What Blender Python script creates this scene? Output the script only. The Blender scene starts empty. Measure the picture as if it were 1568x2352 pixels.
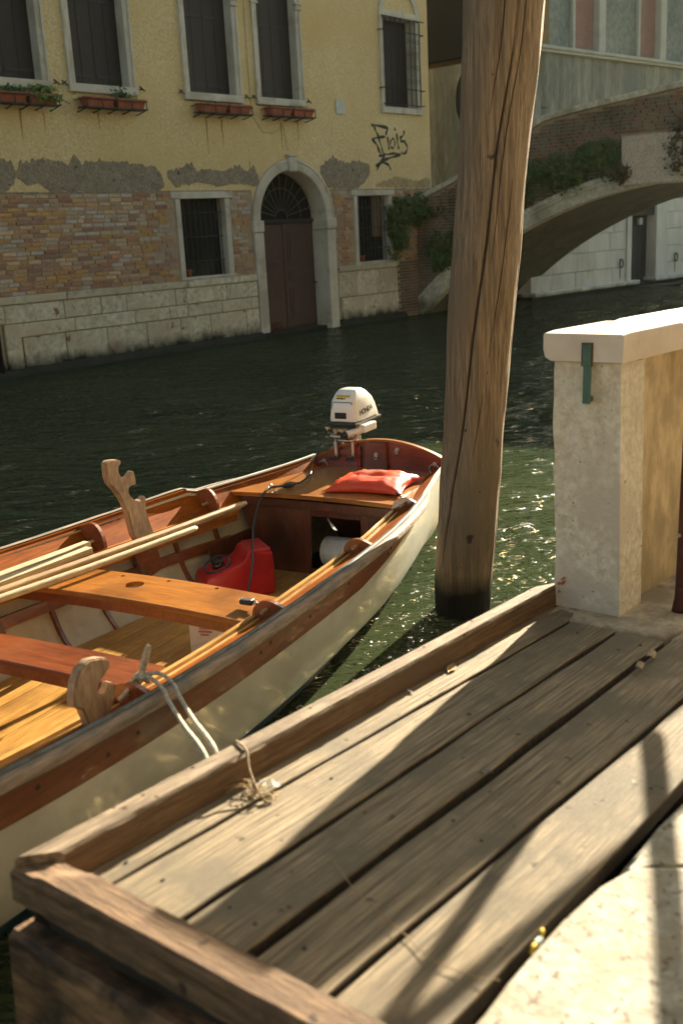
import bpy, bmesh, math, random
from mathutils import Vector, Matrix, noise
random.seed(7)
SC = bpy.context.scene
COL = SC.collection
R = math.radians

# ------------------------------------------------------------------ camera
PITCH, ROLL, CAMZ = R(15.12), R(3.0), 2.1
fwd = Vector((0, math.cos(PITCH), -math.sin(PITCH)))
r0 = Vector((1, 0, 0)); u0 = r0.cross(fwd)
cR = math.cos(ROLL)*r0 - math.sin(ROLL)*u0
cU = math.sin(ROLL)*r0 + math.cos(ROLL)*u0
cam_d = bpy.data.cameras.new('camera'); cam = bpy.data.objects.new('camera', cam_d); COL.objects.link(cam)
M = Matrix.Identity(4)
for i in range(3):
    M[i][0] = cR[i]; M[i][1] = cU[i]; M[i][2] = -fwd[i]
M[2][3] = CAMZ
cam.matrix_world = M
cam_d.sensor_fit = 'VERTICAL'; cam_d.sensor_height = 36; cam_d.lens = 2400/2352*36
cam_d.clip_end = 500; cam_d.clip_start = 0.05
cam_d.dof.use_dof = True; cam_d.dof.focus_distance = 6.2; cam_d.dof.aperture_fstop = 2.8
SC.camera = cam

# ------------------------------------------------------------------ world, sun, exposure
SUN_AZ, SUN_EL = R(29.6), R(19.65)
w = bpy.data.worlds.new('World'); SC.world = w; w.use_nodes = True
nt = w.node_tree
sky = nt.nodes.new('ShaderNodeTexSky'); sky.sky_type = 'NISHITA'; sky.sun_disc = False
sky.sun_elevation = SUN_EL; sky.sun_rotation = SUN_AZ
sky.dust_density = 2.0; sky.air_density = 1.0; sky.ozone_density = 1.0
bg = nt.nodes['Background']
wb = nt.nodes.new('ShaderNodeMix'); wb.data_type = 'RGBA'; wb.blend_type = 'MULTIPLY'; wb.inputs[0].default_value = 1.0
wb.inputs[7].default_value = (0.95, 0.96, 0.80, 1)      # white balance of the photograph
nt.links.new(sky.outputs[0], wb.inputs[6]); nt.links.new(wb.outputs[2], bg.inputs[0])
bg.inputs[1].default_value = 0.046
sl = bpy.data.lights.new('sun', 'SUN'); sl.energy = 5.0; sl.angle = R(0.53); sl.color = (1.0, 0.86, 0.63)
so = bpy.data.objects.new('sun', sl); COL.objects.link(so)
sv = Vector((math.sin(SUN_AZ)*math.cos(SUN_EL), math.cos(SUN_AZ)*math.cos(SUN_EL), math.sin(SUN_EL)))
so.rotation_euler = sv.to_track_quat('Z', 'Y').to_euler(); so.location = (10, 20, 20)
SC.view_settings.view_transform = 'Standard'; SC.view_settings.look = 'None'
SC.view_settings.exposure = 2.12; SC.view_settings.gamma = 1.0
SC.render.engine = 'CYCLES'
SC.cycles.use_denoising = True
SC.cycles.caustics_reflective = True; SC.cycles.caustics_refractive = False
SC.cycles.blur_glossy = 0.12
SC.cycles.sample_clamp_indirect = 12.0
SC.cycles.max_bounces = 6

# ------------------------------------------------------------------ frames
# facade frame: x along the canal, y into the building, z up
FA = Vector((-5.438, 17.367, 0)); fdv = Vector((0.6600, 0.7513, 0)).normalized()
MF = Matrix(((fdv.x, -fdv.y, 0, FA.x), (fdv.y, fdv.x, 0, FA.y), (0, 0, 1, 0), (0, 0, 0, 1)))
# quay frame: x = along the planks away from the camera, y = towards the canal, z = up out of the deck
e1 = Vector((0.6212, 0.7823, -0.0458)).normalized(); e2 = e1.cross(Vector((0, 0, 1))).normalized(); e3 = e2.cross(e1)
QO = Vector((1.015, 3.656, 0.65))
MQ = Matrix.Identity(4)
for i in range(3):
    MQ[i][0] = e1[i]; MQ[i][1] = -e2[i]; MQ[i][2] = e3[i]; MQ[i][3] = QO[i]
# boat frame: x from the stern to the bow, y towards the quay, z up
TH = R(29.4)
MBT = Matrix(((-math.sin(TH), math.cos(TH), 0, 0.256), (-math.cos(TH), -math.sin(TH), 0, 6.777), (0, 0, 1, 0), (0, 0, 0, 1)))
# grey building frame
MG0 = None

# ------------------------------------------------------------------ object helpers
def link(o, parent=None):
    COL.objects.link(o)
    if parent is not None: o.parent = parent
    return o
def tag(o, label=None, cat=None, group=None, kind=None):
    if label: o['label'] = label
    if cat: o['category'] = cat
    if group: o['group'] = group
    if kind: o['kind'] = kind
    return o
def thing(name, label, cat, frame=None, loc=(0, 0, 0), rot=(0, 0, 0), group=None):
    o = bpy.data.objects.new(name, None); link(o)
    from mathutils import Euler
    o.matrix_world = (frame or Matrix.Identity(4)) @ Matrix.Translation(loc) @ Euler(rot).to_matrix().to_4x4()
    o.empty_display_size = 0.1
    return tag(o, label, cat, group)

class MB:
    def __init__(s): s.bm = bmesh.new(); s.mi = 0
    def _fin(s, geom_faces):
        for f in geom_faces: f.material_index = s.mi
    def box(s, x0, x1, y0, y1, z0, z1, bev=0.0, jit=0.0, seg=1, mat=None):
        b = bmesh.new(); bmesh.ops.create_cube(b, size=1)
        for v in b.verts:
            v.co = Vector(((x0+x1)/2 + v.co.x*(x1-x0), (y0+y1)/2 + v.co.y*(y1-y0), (z0+z1)/2 + v.co.z*(z1-z0)))
            if jit: v.co += Vector([random.uniform(-jit, jit) for _ in range(3)])
        if bev: bmesh.ops.bevel(b, geom=b.edges[:], offset=bev, segments=seg, affect='EDGES', profile=.6)
        if mat is not None: bmesh.ops.transform(b, matrix=mat, verts=b.verts)
        s.merge(b); return s
    def merge(s, b):
        mp = {}
        for v in b.verts: mp[v] = s.bm.verts.new(v.co)
        for f in b.faces:
            try: nf = s.bm.faces.new([mp[v] for v in f.verts]); nf.material_index = s.mi; nf.smooth = f.smooth
            except ValueError: pass
        b.free()
    def poly(s, pts):
        vs = [s.bm.verts.new(p) for p in pts]
        f = s.bm.faces.new(vs); f.material_index = s.mi; return f
    def tube(s, pts, rad, seg=8, cap=True, closed=False):
        pts = [Vector(p) for p in pts]; n = len(pts)
        if not hasattr(rad, '__len__'): rad = [rad]*n
        rings = []; prev = None
        for i, p in enumerate(pts):
            if closed: t = (pts[(i+1) % n]-pts[i-1]).normalized()
            else: t = (pts[min(i+1, n-1)]-pts[max(i-1, 0)]).normalized()
            if prev is None:
                a = t.orthogonal().normalized()
            else:
                a = (prev - t*prev.dot(t)).normalized()
            prev = a; b = t.cross(a)
            rings.append([s.bm.verts.new(p + rad[i]*(math.cos(2*math.pi*k/seg)*a + math.sin(2*math.pi*k/seg)*b)) for k in range(seg)])
        m = n if closed else n-1
        for i in range(m):
            A, B = rings[i], rings[(i+1) % n]
            for k in range(seg):
                f = s.bm.faces.new((A[k], A[(k+1) % seg], B[(k+1) % seg], B[k])); f.smooth = True; f.material_index = s.mi
        if cap and not closed:
            for rr in (rings[0][::-1], rings[-1]):
                f = s.bm.faces.new(rr); f.material_index = s.mi
        return s
    def cyl(s, p, axis, r, h, seg=16, r2=None):
        p = Vector(p); axis = Vector(axis).normalized()
        return s.tube([p, p+axis*h], [r, r if r2 is None else r2], seg)
    def prism(s, outline, d, origin=(0, 0, 0), ux=(1, 0, 0), uy=(0, 0, 1), bev=0.0):
        """outline (x,y) in the plane ux,uy, thickness d along ux x uy centred"""
        ux, uy, o = Vector(ux), Vector(uy), Vector(origin); nn = ux.cross(uy).normalized()
        b = bmesh.new()
        A = [b.verts.new(o+ux*x+uy*y-nn*d/2) for x, y in outline]; B = [b.verts.new(o+ux*x+uy*y+nn*d/2) for x, y in outline]
        b.faces.new(A[::-1]); b.faces.new(B)
        n = len(A)
        for i in range(n): b.faces.new((A[i], A[(i+1) % n], B[(i+1) % n], B[i]))
        bmesh.ops.recalc_face_normals(b, faces=b.faces)
        if bev: bmesh.ops.bevel(b, geom=[e for e in b.edges if len(e.link_faces) == 2 and (e.link_faces[0] in b.faces and abs(e.calc_face_angle(0)) > 1.0)], offset=bev, segments=2, affect='EDGES')
        s.merge(b); return s
    def strip(s, rows, closed=False, smooth=True, flip=False):
        """rows: list of lists of points, joined as a grid"""
        V = [[s.bm.verts.new(p) for p in r] for r in rows]
        for i in range(len(V)-1):
            for j in range(len(V[0])-1):
                q = (V[i][j], V[i][j+1], V[i+1][j+1], V[i+1][j])
                f = s.bm.faces.new(q[::-1] if flip else q); f.smooth = smooth; f.material_index = s.mi
        return s
    def build(s, name, mats, parent=None, recalc=True, smooth_angle=None, **tg):
        if recalc: bmesh.ops.recalc_face_normals(s.bm, faces=s.bm.faces)
        me = bpy.data.meshes.new(name); s.bm.to_mesh(me); s.bm.free()
        for m in (mats if isinstance(mats, (list, tuple)) else [mats]): me.materials.append(m)
        o = bpy.data.objects.new(name, me); link(o, parent)
        if smooth_angle:
            for p in me.polygons: p.use_smooth = True
            me.set_sharp_from_angle(angle=R(smooth_angle))
        if tg: tag(o, **tg)
        return o
def subdiv(o, lv=1):
    m = o.modifiers.new('sub', 'SUBSURF'); m.levels = lv; m.render_levels = lv; return o
def cut(o, cutter_mb):
    c = cutter_mb.build('cutter', [o.data.materials[0]]); c.matrix_world = o.matrix_world
    if o.parent: c.parent = o.parent
    bpy.context.view_layer.update()
    m = o.modifiers.new('b', 'BOOLEAN'); m.object = c; m.operation = 'DIFFERENCE'; m.solver = 'EXACT'
    bpy.context.view_layer.update()
    dg = bpy.context.evaluated_depsgraph_get()
    me = bpy.data.meshes.new_from_object(o.evaluated_get(dg)); o.modifiers.clear(); o.data = me
    for p in o.data.polygons: p.use_smooth = True
    o.data.set_sharp_from_angle(angle=R(20)); bpy.data.objects.remove(c); return o
def lerp(tab, x):
    if x <= tab[0][0]: return tab[0][1]
    for (a, fa), (b, fb) in zip(tab, tab[1:]):
        if x <= b:
            t = (x-a)/(b-a); return fa+(fb-fa)*t
    return tab[-1][1]
def smoothtab(tab, x, h=.25):
    return sum(lerp(tab, x+d*h)*w_ for d, w_ in ((-1, .2), (-.5, .2), (0, .2), (.5, .2), (1, .2)))

# ------------------------------------------------------------------ materials
def ramp(N, L, fac, stops, interp='LINEAR'):
    r = N.new('ShaderNodeValToRGB'); L.new(fac, r.inputs[0]); e = r.color_ramp.elements
    r.color_ramp.interpolation = interp
    while len(e) < len(stops): e.new(.5)
    for el, (p, c) in zip(e, stops):
        el.position = p; el.color = (c[0], c[1], c[2], 1) if hasattr(c, '__len__') else (c, c, c, 1)
    return r.outputs[0]
def mixc(N, L, fac, a, b, mode='MIX'):
    m = N.new('ShaderNodeMix'); m.data_type = 'RGBA'; m.blend_type = mode
    for sock, v in ((m.inputs[0], fac), (m.inputs[6], a), (m.inputs[7], b)):
        if hasattr(v, 'is_output') or isinstance(v, bpy.types.NodeSocket): L.new(v, sock)
        elif hasattr(v, '__len__'): sock.default_value = (v[0], v[1], v[2], 1)
        else: sock.default_value = v
    return m.outputs[2]
def noise_n(N, L, vec, scale, detail=5, rough=.6, dist=0):
    n = N.new('ShaderNodeTexNoise'); n.inputs['Scale'].default_value = scale; n.inputs['Detail'].default_value = detail
    n.inputs['Roughness'].default_value = rough; n.inputs['Distortion'].default_value = dist
    L.new(vec, n.inputs['Vector']); return n.outputs['Fac']
def mat(name, c1, c2, scale=6, stretch=(1, 1, 1), rough=.75, bump=.3, bdist=.01, metal=0, coat=0, spec=.5,
        c3=None, c3scale=1.2, c3lo=.5, c3hi=.62, spots=None, spotscale=20, spotlo=.66, rnd=0.0, low=.35, high=.65,
        ground=None, fine=None, coords='Object', detail=6, sss=0, trans=0, dist=0, roughvar=0.0):
    m = bpy.data.materials.new(name); m.use_nodes = True; N = m.node_tree.nodes; L = m.node_tree.links
    bs = N['Principled BSDF']
    tc = N.new('ShaderNodeTexCoord'); oi = N.new('ShaderNodeObjectInfo')
    ad = N.new('ShaderNodeVectorMath'); ad.operation = 'MULTIPLY_ADD'
    if coords == 'World':
        ge = N.new('ShaderNodeNewGeometry'); base = ge.outputs['Position']
    else: base = tc.outputs[coords]
    cm = N.new('ShaderNodeCombineXYZ')
    for i in range(3): L.new(oi.outputs['Random'], cm.inputs[i])
    ad.inputs[1].default_value = (37, 61, 23); L.new(cm.outputs[0], ad.inputs[0]); L.new(base, ad.inputs[2])
    vec = ad.outputs[0] if rnd >= 0 and coords != 'World' else base
    mp = N.new('ShaderNodeMapping'); mp.inputs['Scale'].default_value = stretch; L.new(vec, mp.inputs[0])
    f = noise_n(N, L, mp.outputs[0], scale, detail, .62, dist)
    col = ramp(N, L, f, [(low, c1), (high, c2)])
    if fine:
        f2 = noise_n(N, L, mp.outputs[0], scale*fine, 4, .6)
        col = mixc(N, L, .55, col, ramp(N, L, f2, [(.35, .35), (.65, .75)]), 'OVERLAY')
    if c3 is not None:
        f3 = noise_n(N, L, vec, c3scale, 5, .6)
        col = mixc(N, L, ramp(N, L, f3, [(c3lo, 0), (c3hi, 1)]), col, c3)
    if spots is not None:
        f4 = noise_n(N, L, vec, spotscale, 3, .5)
        col = mixc(N, L, ramp(N, L, f4, [(spotlo, 0), (spotlo+.04, 1)]), col, spots)
    if rnd > 0:
        hs = N.new('ShaderNodeHueSaturation'); mr = N.new('ShaderNodeMapRange')
        mr.inputs[3].default_value = 1-rnd; mr.inputs[4].default_value = 1+rnd; L.new(oi.outputs['Random'], mr.inputs[0])
        L.new(mr.outputs[0], hs.inputs['Value']); L.new(col, hs.inputs['Color']); col = hs.outputs[0]
    if ground:   # growth line above the water: (colour, z of full growth, z of clean stone)
        gc, z0, z1 = ground
        ge = N.new('ShaderNodeNewGeometry'); sp = N.new('ShaderNodeSeparateXYZ'); L.new(ge.outputs['Position'], sp.inputs[0])
        f5 = noise_n(N, L, ge.outputs['Position'], 3.5, 5, .6)
        m1 = N.new('ShaderNodeMath'); m1.operation = 'MULTIPLY_ADD'; L.new(f5, m1.inputs[0]); m1.inputs[1].default_value = -(z1-z0)*1.6; L.new(sp.outputs[2], m1.inputs[2])
        mr = N.new('ShaderNodeMapRange'); L.new(m1.outputs[0], mr.inputs[0]); mr.inputs[1].default_value = z0-(z1-z0)*.8; mr.inputs[2].default_value = z1-(z1-z0)*.8
        mr.inputs[3].default_value = 1; mr.inputs[4].default_value = 0
        col = mixc(N, L, mr.outputs[0], col, gc)
    L.new(col, bs.inputs['Base Color'])
    bs.inputs['Roughness'].default_value = rough; bs.inputs['Metallic'].default_value = metal
    if roughvar:
        L.new(ramp(N, L, f, [(.3, max(0, rough-roughvar)), (.7, min(1, rough+roughvar))]), bs.inputs['Roughness'])
    bs.inputs['Coat Weight'].default_value = coat; bs.inputs['Coat Roughness'].default_value = .08
    bs.inputs['Specular IOR Level'].default_value = spec
    if trans: bs.inputs['Transmission Weight'].default_value = trans
    if bump:
        bp = N.new('ShaderNodeBump'); bp.inputs['Strength'].default_value = bump; bp.inputs['Distance'].default_value = bdist
        L.new(f if not fine else f2, bp.inputs['Height']); L.new(bp.outputs[0], bs.inputs['Normal'])
    return m
def plain(name, c, rough=.5, metal=0, coat=0, emit=None):
    return mat(name, [x*.86 for x in c], [min(1, x*1.12) for x in c], scale=14, rough=rough, metal=metal, coat=coat, bump=.05, bdist=.002, roughvar=.08)

# wood, weathered
m_plank = mat('weathered_plank', (.11, .085, .053), (.385, .30, .19), scale=5.0, stretch=(.7, 24, 1.5), rough=.8, bump=1.0, bdist=.005,
              c3=(.175, .145, .098), c3scale=4.0, c3lo=.46, c3hi=.62, spots=(.08, .055, .035), spotscale=22, spotlo=.69, rnd=.12, fine=3, dist=.12)
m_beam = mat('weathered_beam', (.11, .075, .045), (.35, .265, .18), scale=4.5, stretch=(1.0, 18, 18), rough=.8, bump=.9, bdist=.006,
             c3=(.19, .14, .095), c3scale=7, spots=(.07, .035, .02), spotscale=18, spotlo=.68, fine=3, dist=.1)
m_beam_side = mat('dark_beam_side', (.085, .045, .02), (.17, .10, .05), scale=3.5, stretch=(1.2, 24, 24), rough=.8, bump=.6, bdist=.005, c3=(.11, .065, .035), c3scale=3, spots=(.05, .03, .02), spotscale=14, spotlo=.70, fine=3, dist=.1)  # darker copy of the beam wood, put on the side faces
m_beam_y = mat('weathered_beam_cross', (.07, .038, .018), (.25, .15, .08), scale=4.0, stretch=(16, 1.2, 16), rough=.8, bump=.9, bdist=.006,
               c3=(.13, .075, .04), c3scale=7, spots=(.05, .028, .018), spotscale=16, spotlo=.67, fine=3, dist=.1)
m_beam_wet = mat('damp_timber', (.045, .026, .013), (.30, .165, .08), scale=3.0, stretch=(5, 1.2, 5), rough=.75, bump=.6, bdist=.006,
                 c3=(.05, .032, .018), c3scale=5, fine=4)
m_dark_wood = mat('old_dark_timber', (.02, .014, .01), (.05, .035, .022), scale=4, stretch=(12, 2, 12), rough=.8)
m_pile = mat('pile_wood', (.13, .095, .062), (.31, .225, .145), scale=2.4, stretch=(22, 22, .7), rough=.8, bump=.8, bdist=.012,
             c3=(.20, .15, .10), c3scale=2.6, c3lo=.42, c3hi=.66, spots=(.05, .03, .02), spotscale=6, spotlo=.69, fine=4, dist=.15,
             ground=((.006, .006, .004), .13, .27))
m_pile_crack = plain('pile_crack_dark', (.045, .028, .016), .9)
# wood, varnished
def varnish(name, a, b, stretch, coat=.7, rough=.35, **k):
    return mat(name, a, b, scale=2.2, stretch=stretch, rough=rough, coat=coat, bump=.08, bdist=.002, fine=4, dist=1.0, c3=[x*.6 for x in a], c3scale=2.6, c3lo=.48, c3hi=.7, **k)
v_orange_x = varnish('varnished_planking', (.27, .078, .010), (.42, .145, .022), (1.2, 22, 22), coat=.25, rough=.45)
v_shelf = varnish('worn_varnish_planking', (.20, .045, .002), (.31, .085, .006), (1.2, 22, 22), coat=.0, rough=.6, spec=.05)
v_strake = varnish('varnished_strake', (.115, .024, .005), (.21, .052, .010), (1.2, 22, 22), coat=.3, rough=.4)
v_orange_y = varnish('varnished_thwart', (.26, .085, .010), (.38, .145, .022), (24, 1.2, 24), coat=.45)
v_red_y = varnish('varnished_red_thwart', (.13, .026, .006), (.22, .052, .012), (18, 1.2, 18))
v_pale = varnish('varnished_pale_batten', (.42, .22, .06), (.56, .32, .10), (1.2, 22, 22), coat=.4)
v_red_x = varnish('varnished_mahogany', (.17, .04, .014), (.28, .085, .025), (1.2, 18, 18))
v_dark = varnish('varnished_dark_board', (.07, .02, .01), (.14, .04, .018), (6, 6, 1.5))
v_transom = varnish('varnished_transom', (.16, .03, .018), (.25, .06, .03), (6, 1.2, 22), coat=.5)
v_floor = varnish('varnished_floorboard', (.34, .165, .030), (.50, .27, .065), (1.2, 16, 16), coat=.35, rough=.45)
v_rib = varnish('varnished_rib', (.14, .045, .02), (.24, .085, .035), (6, 6, 6), coat=.4)
m_rubrail = mat('weathered_rubrail', (.15, .11, .08), (.34, .245, .17), scale=2.5, stretch=(1.2, 20, 20), rough=.7, bump=.6, bdist=.004, fine=3,
                c3=(.12, .12, .105), c3scale=5, c3lo=.50, c3hi=.66)
m_railedge = mat('worn_grey_paint', (.06, .085, .09), (.16, .19, .19), scale=9, stretch=(1, 4, 4), rough=.6, bump=.5, bdist=.003, c3=(.05, .06, .055), c3scale=9)
m_hull_white = mat('cream_hull_paint', (.72, .73, .67), (.78, .79, .73), scale=2, rough=.28, coat=.5, bump=.03, c3=(.64, .64, .56), c3scale=2.5, spots=(.40, .38, .30), spotscale=9, spotlo=.72, fine=5)
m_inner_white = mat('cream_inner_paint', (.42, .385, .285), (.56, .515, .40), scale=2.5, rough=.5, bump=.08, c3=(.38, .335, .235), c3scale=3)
m_antifoul = mat('blue_antifouling', (.012, .045, .075), (.03, .085, .13), scale=8, rough=.35, bump=.2)
m_forcola = mat('pale_carved_wood', (.27, .175, .105), (.41, .285, .18), scale=3, stretch=(10, 10, 2), rough=.6, bump=.1, fine=3, c3=(.23, .145, .09), c3scale=6)
m_oar = mat('oar_wood', (.33, .20, .085), (.47, .31, .155), scale=3, stretch=(1, 14, 14), rough=.5, bump=.1, fine=3, c3=(.28, .20, .12), c3scale=4)
m_batten = mat('bare_batten', (.42, .34, .20), (.54, .45, .29), scale=3, stretch=(1, 14, 14), rough=.65, bump=.1, fine=3)
m_steel = mat('worn_steel', (.42, .41, .38), (.62, .60, .56), scale=20, rough=.3, metal=.9, bump=.1, bdist=.002, roughvar=.1)
m_black = plain('black_plastic', (.018, .018, .018), .4)
m_hose = plain('black_rubber_hose', (.03, .034, .035), .5)
m_cowl = mat('white_cowling', (.76, .77, .74), (.82, .83, .80), scale=5, rough=.28, coat=.4, bump=0)
m_cowl_blue = plain('pale_blue_panel', (.50, .60, .62), .35)
m_yellow = plain('yellow_sticker', (.60, .40, .03), .8)
m_red_can = mat('red_polyethylene', (.45, .012, .012), (.56, .022, .018), scale=12, rough=.38, bump=.06, c3=(.40, .01, .01), c3scale=5)
m_red_cord = plain('red_cord', (.5, .01, .02), .5)
m_cushion = mat('orange_vinyl', (.70, .055, .012), (.78, .085, .02), scale=5, rough=.42, bump=.1, bdist=.004)
m_paper = mat('white_paper', (.80, .79, .75), (.88, .87, .83), scale=7, rough=.8, bump=.2, bdist=.006)
m_redprint = plain('red_print', (.6, .22, .18), .8)
m_foam = mat('white_foam', (.62, .61, .56), (.74, .73, .68), scale=30, rough=.8, bump=.3, bdist=.004)
m_rope = mat('mooring_rope', (.34, .30, .23), (.56, .51, .42), scale=60, stretch=(1, 1, 1), rough=.9, bump=.9, bdist=.004)
m_twine = mat('old_twine', (.26, .19, .11), (.44, .34, .22), scale=80, rough=.9, bump=.8, bdist=.002)
m_brass = plain('brass_fitting', (.45, .36, .22), .35, metal=.8)
# stone and masonry
m_istria = mat('istrian_stone', (.22, .20, .15), (.36, .335, .27), scale=9, rough=.75, bump=.5, bdist=.008, c3=(.27, .225, .155), c3scale=6,
               spots=(.11, .08, .05), spotscale=45, spotlo=.62, rnd=.04, fine=4, ground=((.03, .035, .015), .0, .02))
m_pillar = mat('pillar_stone', (.60, .53, .42), (.68, .61, .49), scale=9, rough=.8, bump=.6, bdist=.008, c3=(.58, .51, .42), c3scale=4,
               spots=(.28, .19, .12), spotscale=42, spotlo=.68, fine=4)
m_cap = mat('cap_stone', (.60, .50, .41), (.72, .63, .53), scale=5, rough=.7, bump=.2, bdist=.004, c3=(.62, .52, .42), c3scale=2, spots=(.42, .32, .24), spotscale=30, spotlo=.72)
m_wallpl = mat('parapet_render', (.42, .31, .175), (.54, .42, .26), scale=3, stretch=(1, 1, .5), rough=.85, bump=.4, bdist=.008, c3=(.36, .28, .17), c3scale=2.5, fine=4)
m_quayside = mat('wet_quay_wall', (.10, .09, .06), (.2, .18, .12), scale=4, rough=.8, bump=.6, bdist=.02, ground=((.015, .02, .01), .25, .4))
m_paving = mat('paving_stone', (.30, .25, .18), (.44, .38, .28), scale=5, rough=.8, bump=.5, bdist=.006, c3=(.26, .22, .15), c3scale=3, spots=(.2, .1, .06), spotscale=12, spotlo=.7, fine=4)
m_base = mat('foundation_stone', (.46, .42, .31), (.58, .54, .43), scale=3, rough=.8, bump=.4, bdist=.01, c3=(.50, .43, .31), c3scale=1.5,
             spots=(.24, .14, .07), spotscale=5, spotlo=.68, rnd=.10, fine=4, ground=((.012, .015, .007), .12, .36))
m_found = mat('slimy_foundation', (.012, .014, .007), (.03, .032, .016), scale=3, rough=.8, bump=.8, bdist=.03, ground=((.008, .012, .006), .0, .10))
m_frame = mat('window_stone', (.50, .48, .40), (.62, .60, .52), scale=4, rough=.75, bump=.2, bdist=.006, c3=(.42, .39, .31), c3scale=2, rnd=.05)
def plaster():
    m = mat('yellow_plaster', (.60, .48, .255), (.67, .54, .305), scale=1.1, rough=.88, bump=.25, bdist=.006, c3=(.61, .455, .20), c3scale=.45, c3lo=.42, c3hi=.7, fine=22, coords='World')
    return m
m_plaster = plaster()
m_cement = mat('grey_cement_patch', (.21, .18, .13), (.28, .24, .175), scale=5, rough=.9, bump=.5, bdist=.01, spots=(.10, .08, .06), spotscale=9, spotlo=.68, fine=4)
m_rust = mat('rust_streak', (.30, .16, .05), (.36, .21, .07), scale=6, rough=.9, bump=.1)
m_mortar = mat('mortar', (.32, .25, .17), (.42, .34, .25), scale=8, rough=.95, bump=.6, bdist=.01)
BR = [((.36, .20, .11), (.44, .27, .15)), ((.42, .24, .09), (.52, .33, .13)), ((.30, .16, .10), (.38, .22, .14)), ((.44, .33, .21), (.52, .41, .28)),
      ((.40, .36, .32), (.50, .46, .42)), ((.25, .14, .10), (.32, .19, .14)), ((.38, .26, .17), (.46, .33, .23))]
m_bricks = [mat('brick_%s' % n_, a, b, scale=14, rough=.9, bump=.6, bdist=.008, c3=(.36, .30, .25), c3scale=2.0, c3lo=.50, c3hi=.75, rnd=.14, fine=3)
            for n_, (a, b) in zip(('tan', 'orange', 'russet', 'buff', 'efflorescent', 'dark', 'rose'), BR)]
m_bbricks = [mat('bridge_brick_%s' % n_, a, b, scale=10, rough=.9, bump=.6, bdist=.01, c3=(.10, .085, .06), c3scale=1.5, c3lo=.45, c3hi=.7)
             for n_, (a, b) in zip(('russet', 'brown', 'grey'), (((.20, .12, .08), (.28, .18, .12)), ((.18, .135, .09), (.26, .20, .14)), ((.16, .15, .115), (.24, .22, .175))))]
m_bstone = mat('bridge_stone', (.42, .40, .32), (.54, .52, .43), scale=2.5, rough=.85, bump=.5, bdist=.015, c3=(.34, .33, .25), c3scale=1.6, rnd=.08, fine=4, ground=((.06, .06, .02), .05, .5))
m_key = mat('pale_rendered_block', (.40, .36, .30), (.50, .46, .39), scale=6, rough=.85, bump=.5, bdist=.01, spots=(.28, .25, .2), spotscale=14, spotlo=.66, fine=4)
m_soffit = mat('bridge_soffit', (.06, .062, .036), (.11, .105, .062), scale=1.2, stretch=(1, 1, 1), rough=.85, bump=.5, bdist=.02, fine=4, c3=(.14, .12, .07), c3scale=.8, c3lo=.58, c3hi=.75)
m_shutter = mat('dark_brown_shutter', (.022, .016, .011), (.034, .026, .019), scale=5, stretch=(10, 10, 1), rough=.6, bump=.2, rnd=.08)
m_door = mat('brown_door_paint', (.07, .04, .031), (.095, .056, .044), scale=4, stretch=(8, 8, 1), rough=.6, bump=.3, c3=(.075, .045, .035), c3scale=2, coords='World')
m_iron = plain('dark_iron', (.03, .032, .03), .6)
m_darkroom = plain('dark_interior', (.012, .013, .012), .9)
m_glass = plain('dark_window_glass', (.02, .022, .02), .08)
m_curtain = mat('curtain', (.16, .12, .07), (.24, .19, .12), scale=3, stretch=(14, 1, 1), rough=.9)
m_terra = mat('terracotta', (.30, .085, .045), (.40, .13, .07), scale=10, rough=.8, bump=.2, c3=(.26, .10, .06), c3scale=4, rnd=.06)
m_soil = plain('soil', (.03, .02, .012), .95)
m_tan = mat('tan_wall', (.21, .15, .065), (.27, .20, .095), scale=1.2, rough=.9, bump=.2, c3=(.15, .10, .04), c3scale=.6, fine=14)
m_tan2 = mat('tan_wall_lower', (.22, .21, .135), (.28, .27, .18), scale=1.4, rough=.9, bump=.2, c3=(.20, .17, .10), c3scale=.8, fine=12)
m_tan_mid = mat('tan_wall_middle', (.20, .165, .085), (.25, .21, .12), scale=1.2, rough=.9, bump=.2, c3=(.18, .13, .05), c3scale=.6, fine=14)
m_greywall = mat('grey_panel', (.17, .20, .18), (.25, .28, .25), scale=.9, rough=.85, bump=.2, c3=(.27, .27, .22), c3scale=.7, c3lo=.55, c3hi=.8, fine=9)
m_streak = mat('streaked_concrete', (.15, .165, .14), (.33, .33, .27), scale=1.4, stretch=(2.2, 2.2, .25), rough=.85, bump=.2, c3=(.19, .21, .185), c3scale=.5, fine=8)
m_gtrim = mat('grey_trim', (.40, .42, .37), (.5, .52, .46), scale=2, rough=.8, bump=.1)
m_pink = mat('pink_roller_shutter', (.32, .20, .165), (.38, .245, .205), scale=3, rough=.6, bump=.1)
m_marble = mat('white_marble_block', (.44, .47, .45), (.60, .62, .58), scale=1.6, stretch=(1.4, 1.4, .5), rough=.6, bump=.2, c3=(.45, .38, .28), c3scale=1.2, c3lo=.60, c3hi=.76, rnd=.06, ground=((.10, .11, .06), .05, .2))
m_blackalgae = plain('waterline_algae', (.018, .02, .012), .6)
m_rust_iron = mat('rusty_red_iron', (.055, .018, .012), (.12, .04, .022), scale=14, rough=.75, bump=.6, bdist=.004, metal=.2, c3=(.07, .02, .012), c3scale=6)
m_copper = mat('green_bronze', (.05, .11, .085), (.085, .165, .13), scale=12, rough=.6, bump=.4, bdist=.003, c3=(.17, .14, .05), c3scale=8, c3lo=.56, c3hi=.66)
m_graf = plain('black_spray_paint', (.02, .03, .022), .7)
m_plate = plain('grey_plate', (.46, .50, .46), .5)
m_roof = mat('roof_tile', (.25, .10, .05), (.36, .16, .09), scale=6, rough=.9)
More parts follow.
